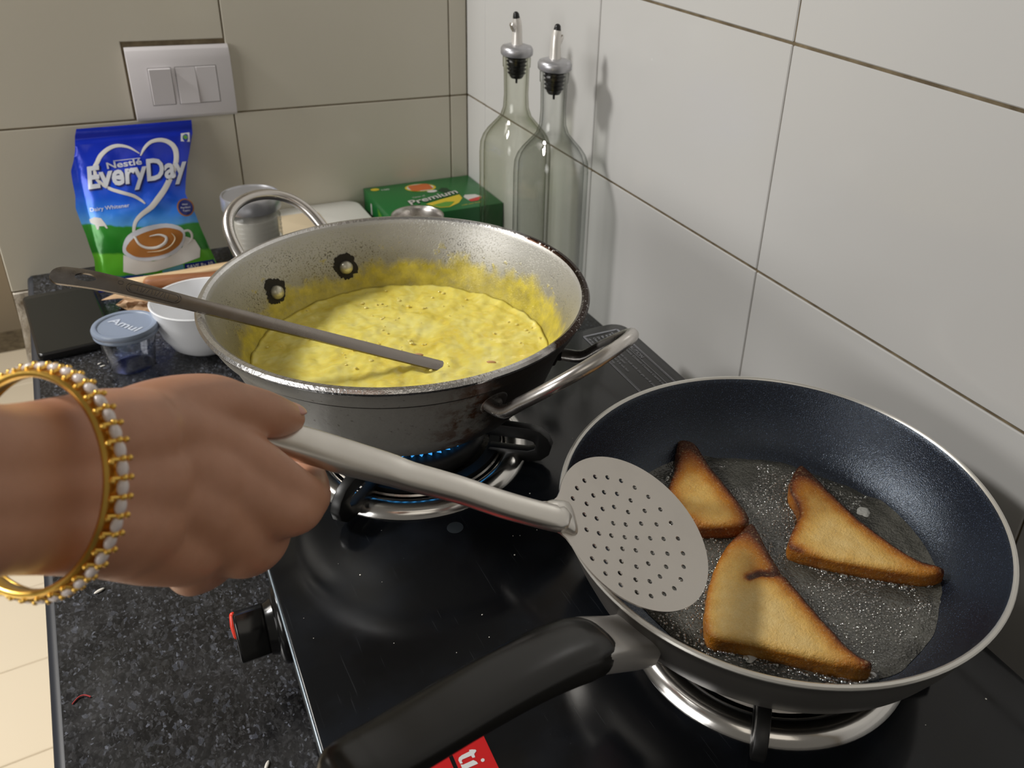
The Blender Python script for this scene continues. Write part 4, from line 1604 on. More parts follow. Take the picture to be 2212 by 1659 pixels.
# ------------------------------------------------------------------ person: right hand and forearm
# bone chains (x, y, z, radius): forearm strands, metacarpals, thumb, web, four fingers curled round the grip, palm
HCH = [[[-0.6174, -0.9954, 0.4093, 0.0339], [-0.5794, -0.9378, 0.3642, 0.0219], [-0.5453, -0.9101, 0.3366, 0.0159], [-0.5202, -0.8867, 0.3186, 0.0182], [-0.5095, -0.8805, 0.314, 0.0169]],
       [[-0.619, -0.999, 0.4018, 0.0339], [-0.5832, -0.9461, 0.3469, 0.0219], [-0.5493, -0.9189, 0.3183, 0.0159], [-0.5258, -0.8991, 0.2927, 0.0189], [-0.5176, -0.8943, 0.2831, 0.019]],
       [[-0.6182, -0.9972, 0.4055, 0.0339], [-0.5813, -0.9419, 0.3555, 0.0219], [-0.5473, -0.9145, 0.3274, 0.0171], [-0.5232, -0.8911, 0.304, 0.0205], [-0.5129, -0.8852, 0.2962, 0.0205]],
       [[-0.5169, -0.884, 0.3157, 0.0157], [-0.5019, -0.8713, 0.3065, 0.0163], [-0.4849, -0.8616, 0.2881, 0.0148]],
       [[-0.5175, -0.8862, 0.305, 0.0167], [-0.5028, -0.8756, 0.2943, 0.0174], [-0.4874, -0.8718, 0.2756, 0.0162]],
       [[-0.5197, -0.8911, 0.2946, 0.0176], [-0.5057, -0.8829, 0.2816, 0.0177], [-0.4919, -0.8803, 0.2658, 0.0156]],
       [[-0.5233, -0.8971, 0.2856, 0.0163], [-0.5118, -0.8927, 0.2702, 0.0147], [-0.5004, -0.8876, 0.256, 0.0121]],
       [[-0.511, -0.8738, 0.3101, 0.0173], [-0.4975, -0.8629, 0.3073, 0.0152], [-0.4818, -0.8532, 0.3007, 0.0134], [-0.4719, -0.8482, 0.2932, 0.0115], [-0.4617, -0.8441, 0.2847, 0.011], [-0.4538, -0.8403, 0.2776, 0.0096], [-0.4486, -0.8371, 0.2731, 0.0077]],
       [[-0.4974, -0.8635, 0.2977, 0.0128], [-0.4835, -0.8524, 0.2869, 0.0107], [-0.4729, -0.85, 0.2806, 0.0072]],
       [[-0.4849, -0.8616, 0.2881, 0.0144], [-0.4724, -0.8624, 0.2742, 0.013], [-0.4605, -0.8657, 0.2601, 0.0117], [-0.4534, -0.8652, 0.2512, 0.0107], [-0.4484, -0.8616, 0.2449, 0.0097], [-0.4448, -0.8467, 0.2423, 0.0087], [-0.445, -0.8324, 0.2432, 0.008]],
       [[-0.4874, -0.8718, 0.2756, 0.0154], [-0.4741, -0.8723, 0.2609, 0.0137], [-0.4611, -0.8725, 0.2507, 0.0117], [-0.4522, -0.8654, 0.2434, 0.0096], [-0.4469, -0.8472, 0.2392, 0.0087], [-0.4473, -0.8322, 0.241, 0.008]],
       [[-0.4919, -0.8803, 0.2658, 0.0149], [-0.4857, -0.8802, 0.2532, 0.0138], [-0.4797, -0.8784, 0.2408, 0.0114], [-0.4696, -0.8663, 0.232, 0.0099], [-0.4626, -0.8475, 0.2304, 0.0091], [-0.4587, -0.8318, 0.2337, 0.0085]],
       [[-0.5004, -0.8876, 0.256, 0.011], [-0.501, -0.8848, 0.2468, 0.0101], [-0.4992, -0.8801, 0.2388, 0.0088], [-0.4902, -0.869, 0.2314, 0.0084], [-0.4796, -0.8506, 0.2288, 0.008], [-0.4726, -0.8371, 0.2319, 0.0074]],
       [[-0.5042, -0.8653, 0.2876, 0.0174], [-0.4913, -0.8571, 0.2624, 0.0167], [-0.4843, -0.8577, 0.2473, 0.0121]]]


def blob(chains, voxel, smooth_it):
    bm = bmesh.new()
    for ch in chains:
        pts = catmull([p[:3] for p in ch], 5)
        add_tube(bm, pts, lerp_list([p[3] for p in ch], 5), 18, roundcap=True)
    me = bpy.data.meshes.new('blob')
    bmesh.ops.recalc_face_normals(bm, faces=bm.faces[:])
    bm.to_mesh(me)
    bm.free()
    o = bpy.data.objects.new('blob', me)
    C.objects.link(o)
    r = o.modifiers.new('r', 'REMESH')
    r.mode = 'VOXEL'
    r.voxel_size = voxel
    s = o.modifiers.new('s', 'SMOOTH')
    s.factor = 0.5
    s.iterations = smooth_it
    dg = bpy.context.evaluated_depsgraph_get()
    out = bpy.data.meshes.new_from_object(o.evaluated_get(dg))
    bpy.data.objects.remove(o)
    bpy.data.meshes.remove(me)
    out.shade_smooth()
    return out


person = thing('person', 'right hand and forearm of a person gripping the skimmer, gold bangle on the wrist', 'person', HCH[2][2][:3])
hm = blob(HCH, 0.0013, 24)
link('arm_and_hand', hm, 'skin', person)
n0, n1, n2 = V((-0.4437, -0.8365, 0.2778)), V((-0.4377, -0.8329, 0.2724)), None
tipd = (V((-0.4409, -0.8385, 0.2748)) - V((-0.4513, -0.8403, 0.2824))).normalized()
nn = (u2 * 0.85 - fwd * 0.55)
nn = (nn - tipd * nn.dot(tipd)).normalized()
nc = V(HCH[7][5][:3]).lerp(V(HCH[7][6][:3]), 0.85) + nn * 0.0060
bm = bmesh.new()
add_ball(bm, nc, 0.0068, 1.0, 0.80, 0.24, 16, 10, axes_m((0, 0, 0), tipd, nn.cross(tipd), nn))
link('thumb_nail', to_mesh(bm, 'nail', 80), 'nail', person)['label'] = 'short pink thumb nail'

# bangle on the wrist
BC = V((-0.5407, -0.9011, 0.3181))
BN = V((0.7296, 0.4915, -0.4754)).normalized()
BX = BN.cross(V((0, 0, 1))).normalized()
BY = BN.cross(BX)
bg = thing('gold_bangle', 'gold bangle set with pearls round the wrist of the hand', 'bangle', BC)


def bpt(t, r, h):
    return BC + BX * cos(t) * r + BY * sin(t) * r + BN * h


NBG = 120
bm = bmesh.new()
sec = [(0.0348, -0.0034), (0.0360, -0.0037), (0.0367, -0.0026), (0.0360, -0.0012), (0.0358, 0.0020), (0.0352, 0.0026), (0.0344, 0.0016), (0.0343, -0.0026)]
rows = [[bm.verts.new(bpt(2 * pi * k / NBG, r, h)) for r, h in sec] for k in range(NBG)]
for k in range(NBG):
    for j in range(len(sec)):
        bm.faces.new((rows[k][j], rows[k][(j + 1) % len(sec)], rows[(k + 1) % NBG][(j + 1) % len(sec)], rows[(k + 1) % NBG][j]))
link('band', to_mesh(bm, 'band', 50), 'gold', bg)
link('rail', tube([bpt(2 * pi * k / NBG, 0.0360, 0.0038) for k in range(NBG)], 0.0007, 8, closed=True), 'gold', bg)
NP = 40
pm = gm = None
for k in range(NP):
    t = 2 * pi * (k + 0.3) / NP
    tt, rr_ = (-BX * sin(t) + BY * cos(t)), (BX * cos(t) + BY * sin(t))
    bm = bmesh.new()
    add_ball(bm, bpt(t, 0.0377, 0.0014), 0.0026, 0.62, 1.15, 0.72, 12, 8, axes_m((0, 0, 0), rr_, tt, BN))
    link('pearl', to_mesh(bm, 'pearl', 80), 'pearl', bg)
    t2 = t + pi / NP
    r2_, t2t = (BX * cos(t2) + BY * sin(t2)), (-BX * sin(t2) + BY * cos(t2))
    bm = bmesh.new()
    add_tube(bm, [bpt(t2, 0.0362, 0.0038), bpt(t2, 0.0384, 0.0020), bpt(t2, 0.0368, -0.0022)], [0.0006, 0.0008, 0.0007], 8)
    add_ball(bm, bpt(t2, 0.0384, 0.0038), 0.0010, u=8, v=6)
    add_ball(bm, bpt(t2, 0.0386, 0.0012), 0.0011, u=8, v=6)
    add_ball(bm, bpt(t2 + 0.02, 0.0372, -0.0020), 0.0009, u=8, v=6)
    link('gold_claw', to_mesh(bm, 'claw', 60), 'gold', bg)

# ------------------------------------------------------------------ oil bottles in the corner


def bottle(loc, rz, glass, label, flap):
    root = thing('oil_bottle', label, 'bottle', loc, 'square glass bottles with pourers in the corner', rz)
    mw = ROOTM[root.name]
    pr_ = [(0.0, 0.0300, 5), (0.0008, 0.0318, 5), (0.004, 0.0340, 6), (0.19, 0.0340, 6), (0.203, 0.0336, 5.5), (0.212, 0.0317, 4.6), (0.220, 0.0280, 3.8), (0.228, 0.0228, 3.0), (0.236, 0.0175, 2.4), (0.246, 0.0148, 2.1), (0.262, 0.0141, 2), (0.284, 0.0146, 2), (0.2925, 0.0150, 2), (0.2935, 0.0160, 2), (0.3035, 0.0160, 2), (0.3045, 0.0152, 2)]
    inn = [(0.3045, 0.0132, 2), (0.2900, 0.0127, 2), (0.262, 0.0119, 2), (0.246, 0.0123, 2.1), (0.236, 0.0148, 2.4), (0.228, 0.0198, 3.0), (0.220, 0.0248, 3.8), (0.212, 0.0283, 4.6), (0.203, 0.0299, 5.5), (0.19, 0.0301, 6), (0.012, 0.0301, 6), (0.0075, 0.0285, 5), (0.0060, 0.0240, 4)]
    bm = bmesh.new()
    n = 64
    rows = []
    for z, a, e in pr_ + inn:
        row = []
        for k in range(n):
            t = 2 * pi * (k + 0.5) / n
            q = (abs(cos(t)) ** e + abs(sin(t)) ** e) ** (-1 / e)
            row.append(bm.verts.new(mw @ V((a * q * cos(t), a * q * sin(t), z))))
        rows.append(row)
    for A, B in zip(rows, rows[1:]):
        for k in range(n):
            bm.faces.new((A[k], A[(k + 1) % n], B[(k + 1) % n], B[k]))
    bm.faces.new(rows[0][::-1])
    bm.faces.new(rows[-1])
    link('glass_body', to_mesh(bm, 'bottle', 60), glass, root)
    ck = [(0.0, 0.2735), (0.0012, 0.274), (0.0014, 0.281), (0.0065, 0.2800), (0.0084, 0.2830)]
    for k in range(5):
        z = 0.2840 + 0.0044 * k
        w_ = 0.0098 + 0.0005 * k
        ck += [(w_ - 0.0016, z), (w_, z + 0.0010), (w_ + 0.0010, z + 0.0022), (w_ - 0.0012, z + 0.0034)]
    ck += [(0.0095, 0.3060), (0.0, 0.3060)]
    link('stopper', revolve(ck, 32, mw=mw), 'cork', root)
    link('collar', revolve([(0, 0.3055), (0.0168, 0.3055), (0.0184, 0.3075), (0.0184, 0.3130), (0.0168, 0.3160), (0.0110, 0.3178), (0.0, 0.3182)], 48, mw=mw), 'silver_plastic', root)
    sp = link('pour_spout', tube([mw @ V((0, 0, 0.3175)), mw @ V((0, 0, 0.328)), mw @ V((0, 0, 0.3365)), mw @ V((0.0006 * flap, 0, 0.3420)), mw @ V((0.0016 * flap, 0, 0.3470))], [0.0064, 0.0058, 0.0054, 0.0052, 0.0044], 14), 'spout', root)
    link('spout_tip', tube([mw @ V((0.0014 * flap, 0, 0.3455)), mw @ V((0.0020 * flap, 0, 0.3505))], [0.0042, 0.0034], 12, roundcap=True), 'cork', sp)
    fl_ = [(0.0040, 0.3300), (0.0075, 0.3345), (0.0098, 0.3395), (0.0088, 0.3420), (0.0050, 0.3395), (0.0035, 0.3440), (0.0012, 0.3450), (0.0010, 0.3330)]
    link('spout_flap', prism([(x, z) for x, z in fl_], -0.0026, 0.0026, 0.0006, mw @ Matrix.Rotation(pi if flap < 0 else 0, 4, 'Z') @ Matrix(((1, 0, 0, 0), (0, 0, -1, 0), (0, 1, 0, 0), (0, 0, 0, 1))) @ Matrix.Translation((-0.0105, 0, 0)) if False else mw @ Matrix.Rotation(0 if flap < 0 else pi, 4, 'Z') @ Matrix(((-1, 0, 0, 0.0), (0, 0, -1, 0), (0, 1, 0, 0), (0, 0, 0, 1))), 2), 'steel', sp)
    return root


bottle((-0.0627, -0.2887, 0), radians(14), 'glass_olive', 'square glass oil bottle at the back, standing nearest the green carton', -1)
bottle((-0.0555, -0.3660, 0), radians(17), 'glass', 'square glass oil bottle in front of the other, nearest the hob', 1)

# ------------------------------------------------------------------ milk powder pouch leaning on the wall
PO, PBV, PNV = V((-0.4475, -0.0848, 0.0)), V((0, 0.36, 0.93295)), V((0, -0.93295, 0.36))
PHW, PL = 0.0635, 0.1965


def pbulge(a, b):
    t = max(0.0, 1 - (a / PHW) ** 2) ** 0.7
    f = max(0.0, sin(pi * max(0, min(1, b / PL)))) ** 0.55
    g = 0.015 * t * f
    c = abs(((a * 0.8 + b * 1.3) * 22) % 1.0 - 0.5) * abs(((a * 1.4 - b * 0.9) * 17 + 0.3) % 1.0 - 0.5)
    g += (0.0075 * (c - 0.10) + 0.0022 * noise.noise(V((a * 38, b * 38, 2.0)))) * (0.25 + 0.75 * t * f)
    if b > 0.183:
        g = g * 0.2 + 0.0007 * sin(b * 2600)
    return g


def pmap(a, b, e=0.0):
    return PO + V((1, 0, 0)) * a + PBV * b + PNV * (pbulge(a, b) + e)


pL = [(-0.0564, 0.1983), (-0.0601, 0.1881), (-0.0628, 0.1726), (-0.0666, 0.1612), (-0.0719, 0.1486), (-0.0728, 0.1355), (-0.0731, 0.1196), (-0.0757, 0.1052), (-0.0737, 0.0875), (-0.0717, 0.0737), (-0.0703, 0.0572), (-0.0687, 0.0419), (-0.0704, 0.0271), (-0.0720, 0.0015)]
pR = [(0.0683, 0.1968), (0.0664, 0.1803), (0.0591, 0.1599), (0.0525, 0.1423), (0.0472, 0.1232), (0.0433, 0.1069), (0.0467, 0.0938), (0.0505, 0.0792), (0.0536, 0.0602), (0.0565, 0.0468), (0.0602, 0.0303), (0.0647, 0.0105), (0.0662, 0.0010)]


def edge_at(L, b):
    for (a0, b0), (a1, b1) in zip(L, L[1:]):
        if b1 <= b <= b0:
            return a0 + (a1 - a0) * (b0 - b) / (b0 - b1 + 1e-9)
    return L[0][0] if b > L[0][1] else L[-1][0]


def mat_pouch():
    m = M('printed_foil_pouch', (0.01, 0.03, 0.5), 0.20)
    n = NT(m)
    x, y, z = n.xyz()[:3]
    # print follows the height up the pouch (object z), with a wavy grass line
    zz_ = n.math('ADD', z, n.math('MULTIPLY', x, 0.10))
    zz_ = n.math('ADD', zz_, n.math('MULTIPLY', n.math('SUBTRACT', n.noise(30, 3), 0.5), 0.010))
    h = n.maprange(zz_, 0.0, 0.19)
    c = n.ramp(h, [(0.0, (0.005, 0.02, 0.22)), (0.060, (0.005, 0.02, 0.22)), (0.075, (0.06, 0.30, 0.012)), (0.20, (0.10, 0.37, 0.02)), (0.215, (0.010, 0.145, 0.010)), (0.30, (0.018, 0.20, 0.016)), (0.375, (0.035, 0.26, 0.03)), (0.385, (0.10, 0.36, 0.78)), (0.46, (0.035, 0.22, 0.80)), (0.55, (0.012, 0.10, 0.70)), (0.66, (0.006, 0.045, 0.55)), (0.80, (0.004, 0.026, 0.46)), (0.90, (0.004, 0.020, 0.36)), (1.0, (0.004, 0.016, 0.26))])
    n.color(c)
    n.b.inputs['Metallic'].default_value = 0.15
    n.bump(n.noise(90, 4), 0.25, 0.001)
    return m


MT['pouch'] = mat_pouch()
po = thing('milk_powder_pouch', 'blue foil pouch of milk powder leaning against the back wall under the switch', 'pouch', PO)
bm = bmesh.new()
NA, NB = 48, 70
for side in (1, -1):
    rows = []
    for j in range(NB + 1):
        b = 0.0012 + (0.1970 - 0.0012) * j / NB
        l, r = edge_at(pL, b), edge_at(pR, b)
        row = []
        for i in range(NA + 1):
            a = l + (r - l) * i / NA
            dv = (i == 0 or i == NA or j == 0 or j == NB)
            if side > 0:
                p = pmap(a, b)
            else:
                p = PO + V((1, 0, 0)) * a + PBV * b + PNV * (pbulge(a, b) - 0.0008 - 0.9 * max(0, pbulge(a, b)))
            row.append(bm.verts.new(p))
        rows.append(row)
    prow = prow + [rows] if side < 0 else [rows]
    for A, B in zip(rows, rows[1:]):
        for i in range(NA):
            f = (A[i], A[i + 1], B[i + 1], B[i])
            bm.faces.new(f if side > 0 else f[::-1])
F_, K_ = prow
for j in range(NB):
    bm.faces.new((F_[j][0], F_[j + 1][0], K_[j + 1][0], K_[j][0]))
    bm.faces.new((F_[j][NA], K_[j][NA], K_[j + 1][NA], F_[j + 1][NA]))
for i in range(NA):
    bm.faces.new((F_[0][i], K_[0][i], K_[0][i + 1], F_[0][i + 1]))
    bm.faces.new((F_[NB][i], F_[NB][i + 1], K_[NB][i + 1], K_[NB][i]))
link('pouch_body', to_mesh(bm, 'pouch', 70), 'pouch', po)
pe = 0.0004
link('printed_heart', ribbon_mesh([(0.0027, 0.1611), (-0.0071, 0.1696), (-0.0183, 0.1728), (-0.0282, 0.1705), (-0.0378, 0.1635), (-0.0434, 0.1555), (-0.0478, 0.1481), (-0.0470, 0.1350), (-0.0373, 0.124), (-0.0268, 0.1179), (-0.0137, 0.1114), (-0.0065, 0.105), (-0.0031, 0.1004)], (0.0010, 0.0028, 0.0040, 0.0046, 0.0048, 0.0046, 0.0042, 0.0040, 0.0038, 0.0042, 0.0040, 0.0030, 0.0012), pmap, pe), 'cream_print', po)
link('printed_heart', ribbon_mesh([(0.0033, 0.1583), (0.0094, 0.1672), (0.0181, 0.1739), (0.0295, 0.1752), (0.0386, 0.1706), (0.0427, 0.1626), (0.0418, 0.1516), (0.0378, 0.1409), (0.0301, 0.1279), (0.0213, 0.1151), (0.0118, 0.1046), (0.0026, 0.0955), (-0.0098, 0.0877), (-0.0172, 0.0805), (-0.0208, 0.0715), (-0.0217, 0.0634)], (0.0012, 0.0032, 0.0040, 0.0050, 0.0058, 0.0062, 0.0056, 0.0056, 0.0060, 0.0064, 0.0066, 0.0062, 0.0050, 0.0040, 0.0034, 0.0030), pmap, pe), 'cream_print', po)
link('printed_cup', decal([([(-0.0377, 0.0425), (-0.0237, 0.0339), (-0.0073, 0.0297), (0.0121, 0.0328), (0.0277, 0.0415), (0.0328, 0.0549), (0.0434, 0.0489), (0.0478, 0.0367), (0.0451, 0.0257), (0.0215, 0.0205), (-0.0067, 0.0165), (-0.0289, 0.0165), (-0.0416, 0.0223)], ())], pmap, pe), 'cream_print', po)
link('printed_cup', decal([([(p.x, p.y) for p in catmull([(x, y, 0) for x, y in [(-0.0374, 0.0485), (-0.0330, 0.0600), (-0.0247, 0.0676), (-0.0067, 0.0731), (0.0156, 0.0735), (0.0305, 0.0665), (0.0335, 0.056), (0.0262, 0.0409), (0.0111, 0.0330), (-0.0069, 0.0304), (-0.0244, 0.0338), (-0.0350, 0.0413)]], 3, True)], ())], pmap, pe * 1.6), 'silver_print', po)
link('printed_coffee', decal([([(p.x, p.y) for p in catmull([(x, y, 0) for x, y in [(-0.0336, 0.0501), (-0.0234, 0.0609), (-0.0077, 0.0667), (0.0124, 0.0686), (0.0267, 0.0636), (0.0311, 0.0566), (0.0245, 0.0449), (0.0104, 0.0373), (-0.0063, 0.0352), (-0.0219, 0.0371), (-0.0305, 0.0427)]], 3, True)], ())], pmap, pe * 2.2), 'coffee', po)
link('printed_swirl', ribbon_mesh([(-0.0217, 0.0634), (-0.0188, 0.0533), (-0.0114, 0.0472), (-0.0004, 0.0460), (0.0090, 0.0500), (0.0118, 0.0565), (0.0047, 0.0610), (-0.0060, 0.0606)], (0.0026, 0.0026, 0.0030, 0.0034, 0.0036, 0.0030, 0.0022, 0.0008), pmap, pe * 3), 'cream_print', po)
link('printed_swirl', ribbon_mesh([(-0.0120, 0.0420), (0.0030, 0.0412), (0.0150, 0.0455), (0.0215, 0.0540), (0.0185, 0.0610)], (0.0004, 0.0011, 0.0014, 0.0013, 0.0004), pmap, pe * 3), 'beige', po)
link('printed_handle', ribbon_mesh([(0.0330, 0.0610), (0.0385, 0.0610), (0.0412, 0.0560), (0.0395, 0.0490), (0.0345, 0.0450)], (0.0028, 0.0028, 0.0028, 0.0026, 0.0020), pmap, pe * 1.5), 'cream_print', po)
link('printed_cow', decal([([(-0.0644, 0.0902), (-0.0588, 0.0921), (-0.0522, 0.0897), (-0.049, 0.0825), (-0.0475, 0.0770), (-0.0490, 0.0768), (-0.0508, 0.0800), (-0.0560, 0.0806), (-0.0572, 0.0768), (-0.0590, 0.0768), (-0.0598, 0.0827), (-0.0641, 0.0861)], ())], pmap, pe), 'cream_print', po)
link('printed_badge', decal([(ellipse(0.0405, 0.0900, 0.0098, 0.0112), ())], pmap, pe), 'coffee', po)
link('printed_badge', decal([(ellipse(0.0405, 0.0900, 0.0083, 0.0096), ())], pmap, pe * 1.6), 'blue_dark', po)
for k, (tx, w_) in enumerate((('New', 0.0030), ('Perfect', 0.0056), ('Taste', 0.0042))):
    link('printed_lettering', text_on(tx, pmap, 0.0405 - w_, 0.0405 + w_, 0.0930 - 0.0040 * k, 0.0023, pe * 2.4), 'silver_print', po)
link('printed_mark', decal([([(0.0529, 0.1813), (0.0630, 0.1818), (0.0612, 0.1702), (0.051, 0.1717)], ())], pmap, pe), 'white_print', po)
link('printed_mark', decal([(ellipse(0.0571, 0.1763, 0.0024, 0.0026), ())], pmap, pe * 2), 'green_light', po)
link('printed_strip', decal([([(0.0000, 0.0165), (0.0245, 0.0203), (0.0250, 0.0120), (0.0010, 0.0085)], ())], pmap, pe), 'teal_print', po)
link('printed_strip', decal([([(0.0260, 0.0205), (0.0605, 0.0204), (0.0640, 0.0105), (0.0255, 0.0110)], ())], pmap, pe), 'blue_dark', po)
link('printed_lettering', text_on('SAVE Rs 10', pmap, 0.0285, 0.0590, 0.0134, 0.0048, pe * 2, 0.02), 'silver_print', po)
for k in range(2):
    link('printed_shadow', text_on('EveryDay', pmap, -0.0578, 0.0532, 0.1250 - 0.0004, 0.0262, pe * 1.2, 0.045, 0.18, 0.0030, curve=0.0), 'blue_dark', po) if k == 0 else None
link('printed_lettering', text_on('EveryDay', pmap, -0.0585, 0.0522, 0.1262, 0.0258, pe * 2.4, 0.030, 0.18, 0.0030), 'silver_print', po)
link('printed_lettering', text_on('Nestl\u00e9', pmap, -0.0345, 0.0030, 0.1468, 0.0074, pe * 2.4, 0.02, 0.0, 0.0012), 'silver_print', po)
link('printed_lettering', decal([([(-0.0265, 0.1548), (0.0022, 0.1552), (0.0024, 0.1560), (-0.0268, 0.1556)], ())], pmap, pe * 2.4), 'silver_print', po)
link('printed_lettering', text_on('Dairy Whitener', pmap, -0.0615, -0.0200, 0.0990, 0.0046, pe * 2, 0.01), 'silver_print', po)

# ------------------------------------------------------------------ switch plate
sw = thing('switch_plate', 'white electric switch plate with two rockers on the tiled back wall', 'switch', (-0.381, 0.0, 0.185))
ys = [(SWZ0, 0.0010), (SWZ0, -0.0065), (SWZ0 + 0.004, -0.0095), (SWZ0 + 0.0145, -0.0105), (SWZ1 - 0.016, -0.0105), (SWZ1 - 0.0035, -0.0068), (SWZ1, -0.0030), (SWZ1, 0.0010)]
bm = bmesh.new()
A_ = [bm.verts.new((SWX0 + 0.0005, y, z)) for z, y in ys]
B_ = [bm.verts.new((SWX1 - 0.0005, y, z)) for z, y in ys]
n_ = len(ys)
for i in range(n_):
    bm.faces.new((A_[i], A_[(i + 1) % n_], B_[(i + 1) % n_], B_[i]))
bm.faces.new(A_)
bm.faces.new(B_[::-1])
bmesh.ops.recalc_face_normals(bm, faces=bm.faces[:])
bmesh.ops.bevel(bm, geom=[e for e in bm.edges if e.calc_face_angle(0) > 0.5], offset=0.0008, segments=2, profile=0.5, affect='EDGES')
link('plate', to_mesh(bm, 'plate', 25), 'white_plastic', sw)
# module gap (thin dark frame), rockers and a blank
for x0, x1 in ((-0.4183, -0.3925), (-0.3885, -0.3412)):
    oo, ii = rrect(x0, 0.2035, x1, 0.2495, 0.0006), rrect(x0 + 0.0005, 0.2040, x1 - 0.0005, 0.2490, 0.0004)
    bm = bmesh.new()
    a_ = [bm.verts.new((p[0], -0.01055, p[1])) for p in oo]
    b_ = [bm.verts.new((p[0], -0.01055, p[1])) for p in ii]
    for i in range(len(oo)):
        bm.faces.new((a_[i], a_[(i + 1) % len(oo)], b_[(i + 1) % len(oo)], b_[i]))
    link('module_gap', to_mesh(bm, 'gap', 0), 'engrave', sw)


def rocker(name, x0, x1, ytop, ybot):
    bm = bmesh.new()
    z0, z1 = 0.2044, 0.2486
    pts = [(z0, -0.0102), (z0, ybot), (z1, ytop), (z1, -0.0102)]
    a_ = [bm.verts.new((x0, y, z)) for z, y in pts]
    b_ = [bm.verts.new((x1, y, z)) for z, y in pts]
    for i in range(4):
        bm.faces.new((a_[i], a_[(i + 1) % 4], b_[(i + 1) % 4], b_[i]))
    bm.faces.new(a_)
    bm.faces.new(b_[::-1])
    bmesh.ops.recalc_face_normals(bm, faces=bm.faces[:])
    bmesh.ops.bevel(bm, geom=bm.edges[:], offset=0.0005, segments=1, profile=0.5, affect='EDGES')
    link(name, to_mesh(bm, 'rocker', 25), 'white_plastic', sw)


rocker('rocker', -0.4176, -0.3932, -0.0150, -0.0112)
rocker('rocker', -0.3878, -0.3655, -0.0108, -0.0138)
rocker('blank_module', -0.3650, -0.3419, -0.0112, -0.0112)

# ------------------------------------------------------------------ green tea carton
tb = thing('tea_carton', 'green printed tea carton lying flat in the corner behind the bottles', 'carton', (-0.083, -0.065, 0.0))
link('carton', box((-0.1652, -0.1290, 0.0), (-0.0012, -0.0012, 0.0600), 0.0009, 2), 'green_box', tb)


def tmap(a, b, e):
    return V((a, b, 0.0600 + e))


te = 0.00025
link('printed_oval', decal([(ellipse(-0.0885, -0.0290, 0.0225, 0.0160, -0.20), ())], tmap, te), 'yellow_print', tb)
link('printed_oval', decal([(ellipse(-0.0888, -0.0288, 0.0195, 0.0145, -0.20), ())], tmap, te * 2), 'cream_print', tb)
link('printed_oval', decal([(rrect(-0.1052, -0.0415, -0.0722, -0.0165, 0.007), ())], tmap, te * 3), 'orange_print', tb)
link('printed_oval', decal([(ellipse(-0.1520, -0.0135, 0.0062, 0.0052), ())], tmap, te), 'yellow_print', tb)
link('printed_lettering', text_on('100', tmap, -0.1435, -0.1325, -0.0215, 0.0060, te), 'cream_print', tb)
link('printed_leaf', decal([([(-0.1050, -0.0945), (-0.0800, -0.0850), (-0.0468, -0.0755), (-0.0480, -0.0900), (-0.0600, -0.1060), (-0.0781, -0.1165), (-0.0920, -0.1140)], ())], tmap, te), 'yellow_print', tb)
link('printed_leaf', decal([([(-0.0980, -0.1020), (-0.0760, -0.0960), (-0.0640, -0.1000), (-0.0781, -0.1145), (-0.0920, -0.1120)], ())], tmap, te * 2), 'green_light', tb)
link('printed_leaf', decal([([(-0.0700, -0.0500), (-0.0600, -0.0400), (-0.0530, -0.0440), (-0.0520, -0.0620), (-0.0640, -0.0640)], ())], tmap, te), 'dark_print', tb)
link('printed_oval', decal([(ellipse(-0.0785, -0.0495, 0.0075, 0.0050), ())], tmap, te * 2), 'cream_print', tb)
link('printed_lettering', text_on('Taste of', tmap, -0.1140, -0.0940, -0.0665, 0.0045, te, slope=0.003), 'cream_print', tb)
link('printed_lettering', text_on('Premium', tmap, -0.1262, -0.0452, -0.0935, 0.0175, te * 3, 0.035, slope=0.0215), 'dark_print', tb)
link('printed_lettering', text_on('Premium', tmap, -0.1252, -0.0460, -0.0915, 0.0165, te * 4, 0.012, slope=0.0210), 'cream_print', tb)
link('printed_badge', decal([([(-0.0450, -0.0870), (-0.0400, -0.0800), (-0.0250, -0.0830), (-0.0190, -0.0950), (-0.0300, -0.1060), (-0.0430, -0.1050)], ())], tmap, te), 'cream_print', tb)
link('printed_badge', decal([([(-0.0430, -0.1000), (-0.0220, -0.0940), (-0.0215, -0.1000), (-0.0320, -0.1085), (-0.0425, -0.1080)], ())], tmap, te * 2), 'red_print', tb)
link('printed_lettering', text_on('100 tea bags', tmap, -0.0600, -0.0280, -0.1185, 0.0030, te, slope=0.004), 'yellow_print', tb)


def tleft(a, b, e):
    return V((-0.1652 - e, a, b))


link('printed_badge', decal([([(-0.0385, 0.0480), (-0.0330, 0.0480), (-0.0330, 0.0280), (-0.0385, 0.0280)], ())], tleft, te), 'cream_print', tb)
link('printed_badge', decal([([(-0.0385, 0.0280), (-0.0330, 0.0280), (-0.0330, 0.0230), (-0.0385, 0.0230)], ())], tleft, te), 'red_print', tb)
link('printed_leaf', decal([([(-0.0650, 0.0520), (-0.1050, 0.0400), (-0.1150, 0.0200), (-0.0700, 0.0250)], ())], tleft, te), 'green_light', tb)

# ------------------------------------------------------------------ steel tumbler
tag(link('steel_tumbler', revolve([(0, 0.0), (0.022, 0.0), (0.0235, 0.002), (0.0300, 0.070), (0.0320, 0.0745), (0.0338, 0.0765), (0.0342, 0.0785), (0.0336, 0.0800), (0.0322, 0.0800), (0.0310, 0.0785), (0.0300, 0.0740), (0.0285, 0.066), (0.0222, 0.0035), (0, 0.003)], 72, (-0.1463, -0.1735, 0)), 'steel', None, (-0.1463, -0.1735, 0)), 'small steel tumbler between the pot and the green carton, only its rim showing', 'tumbler')

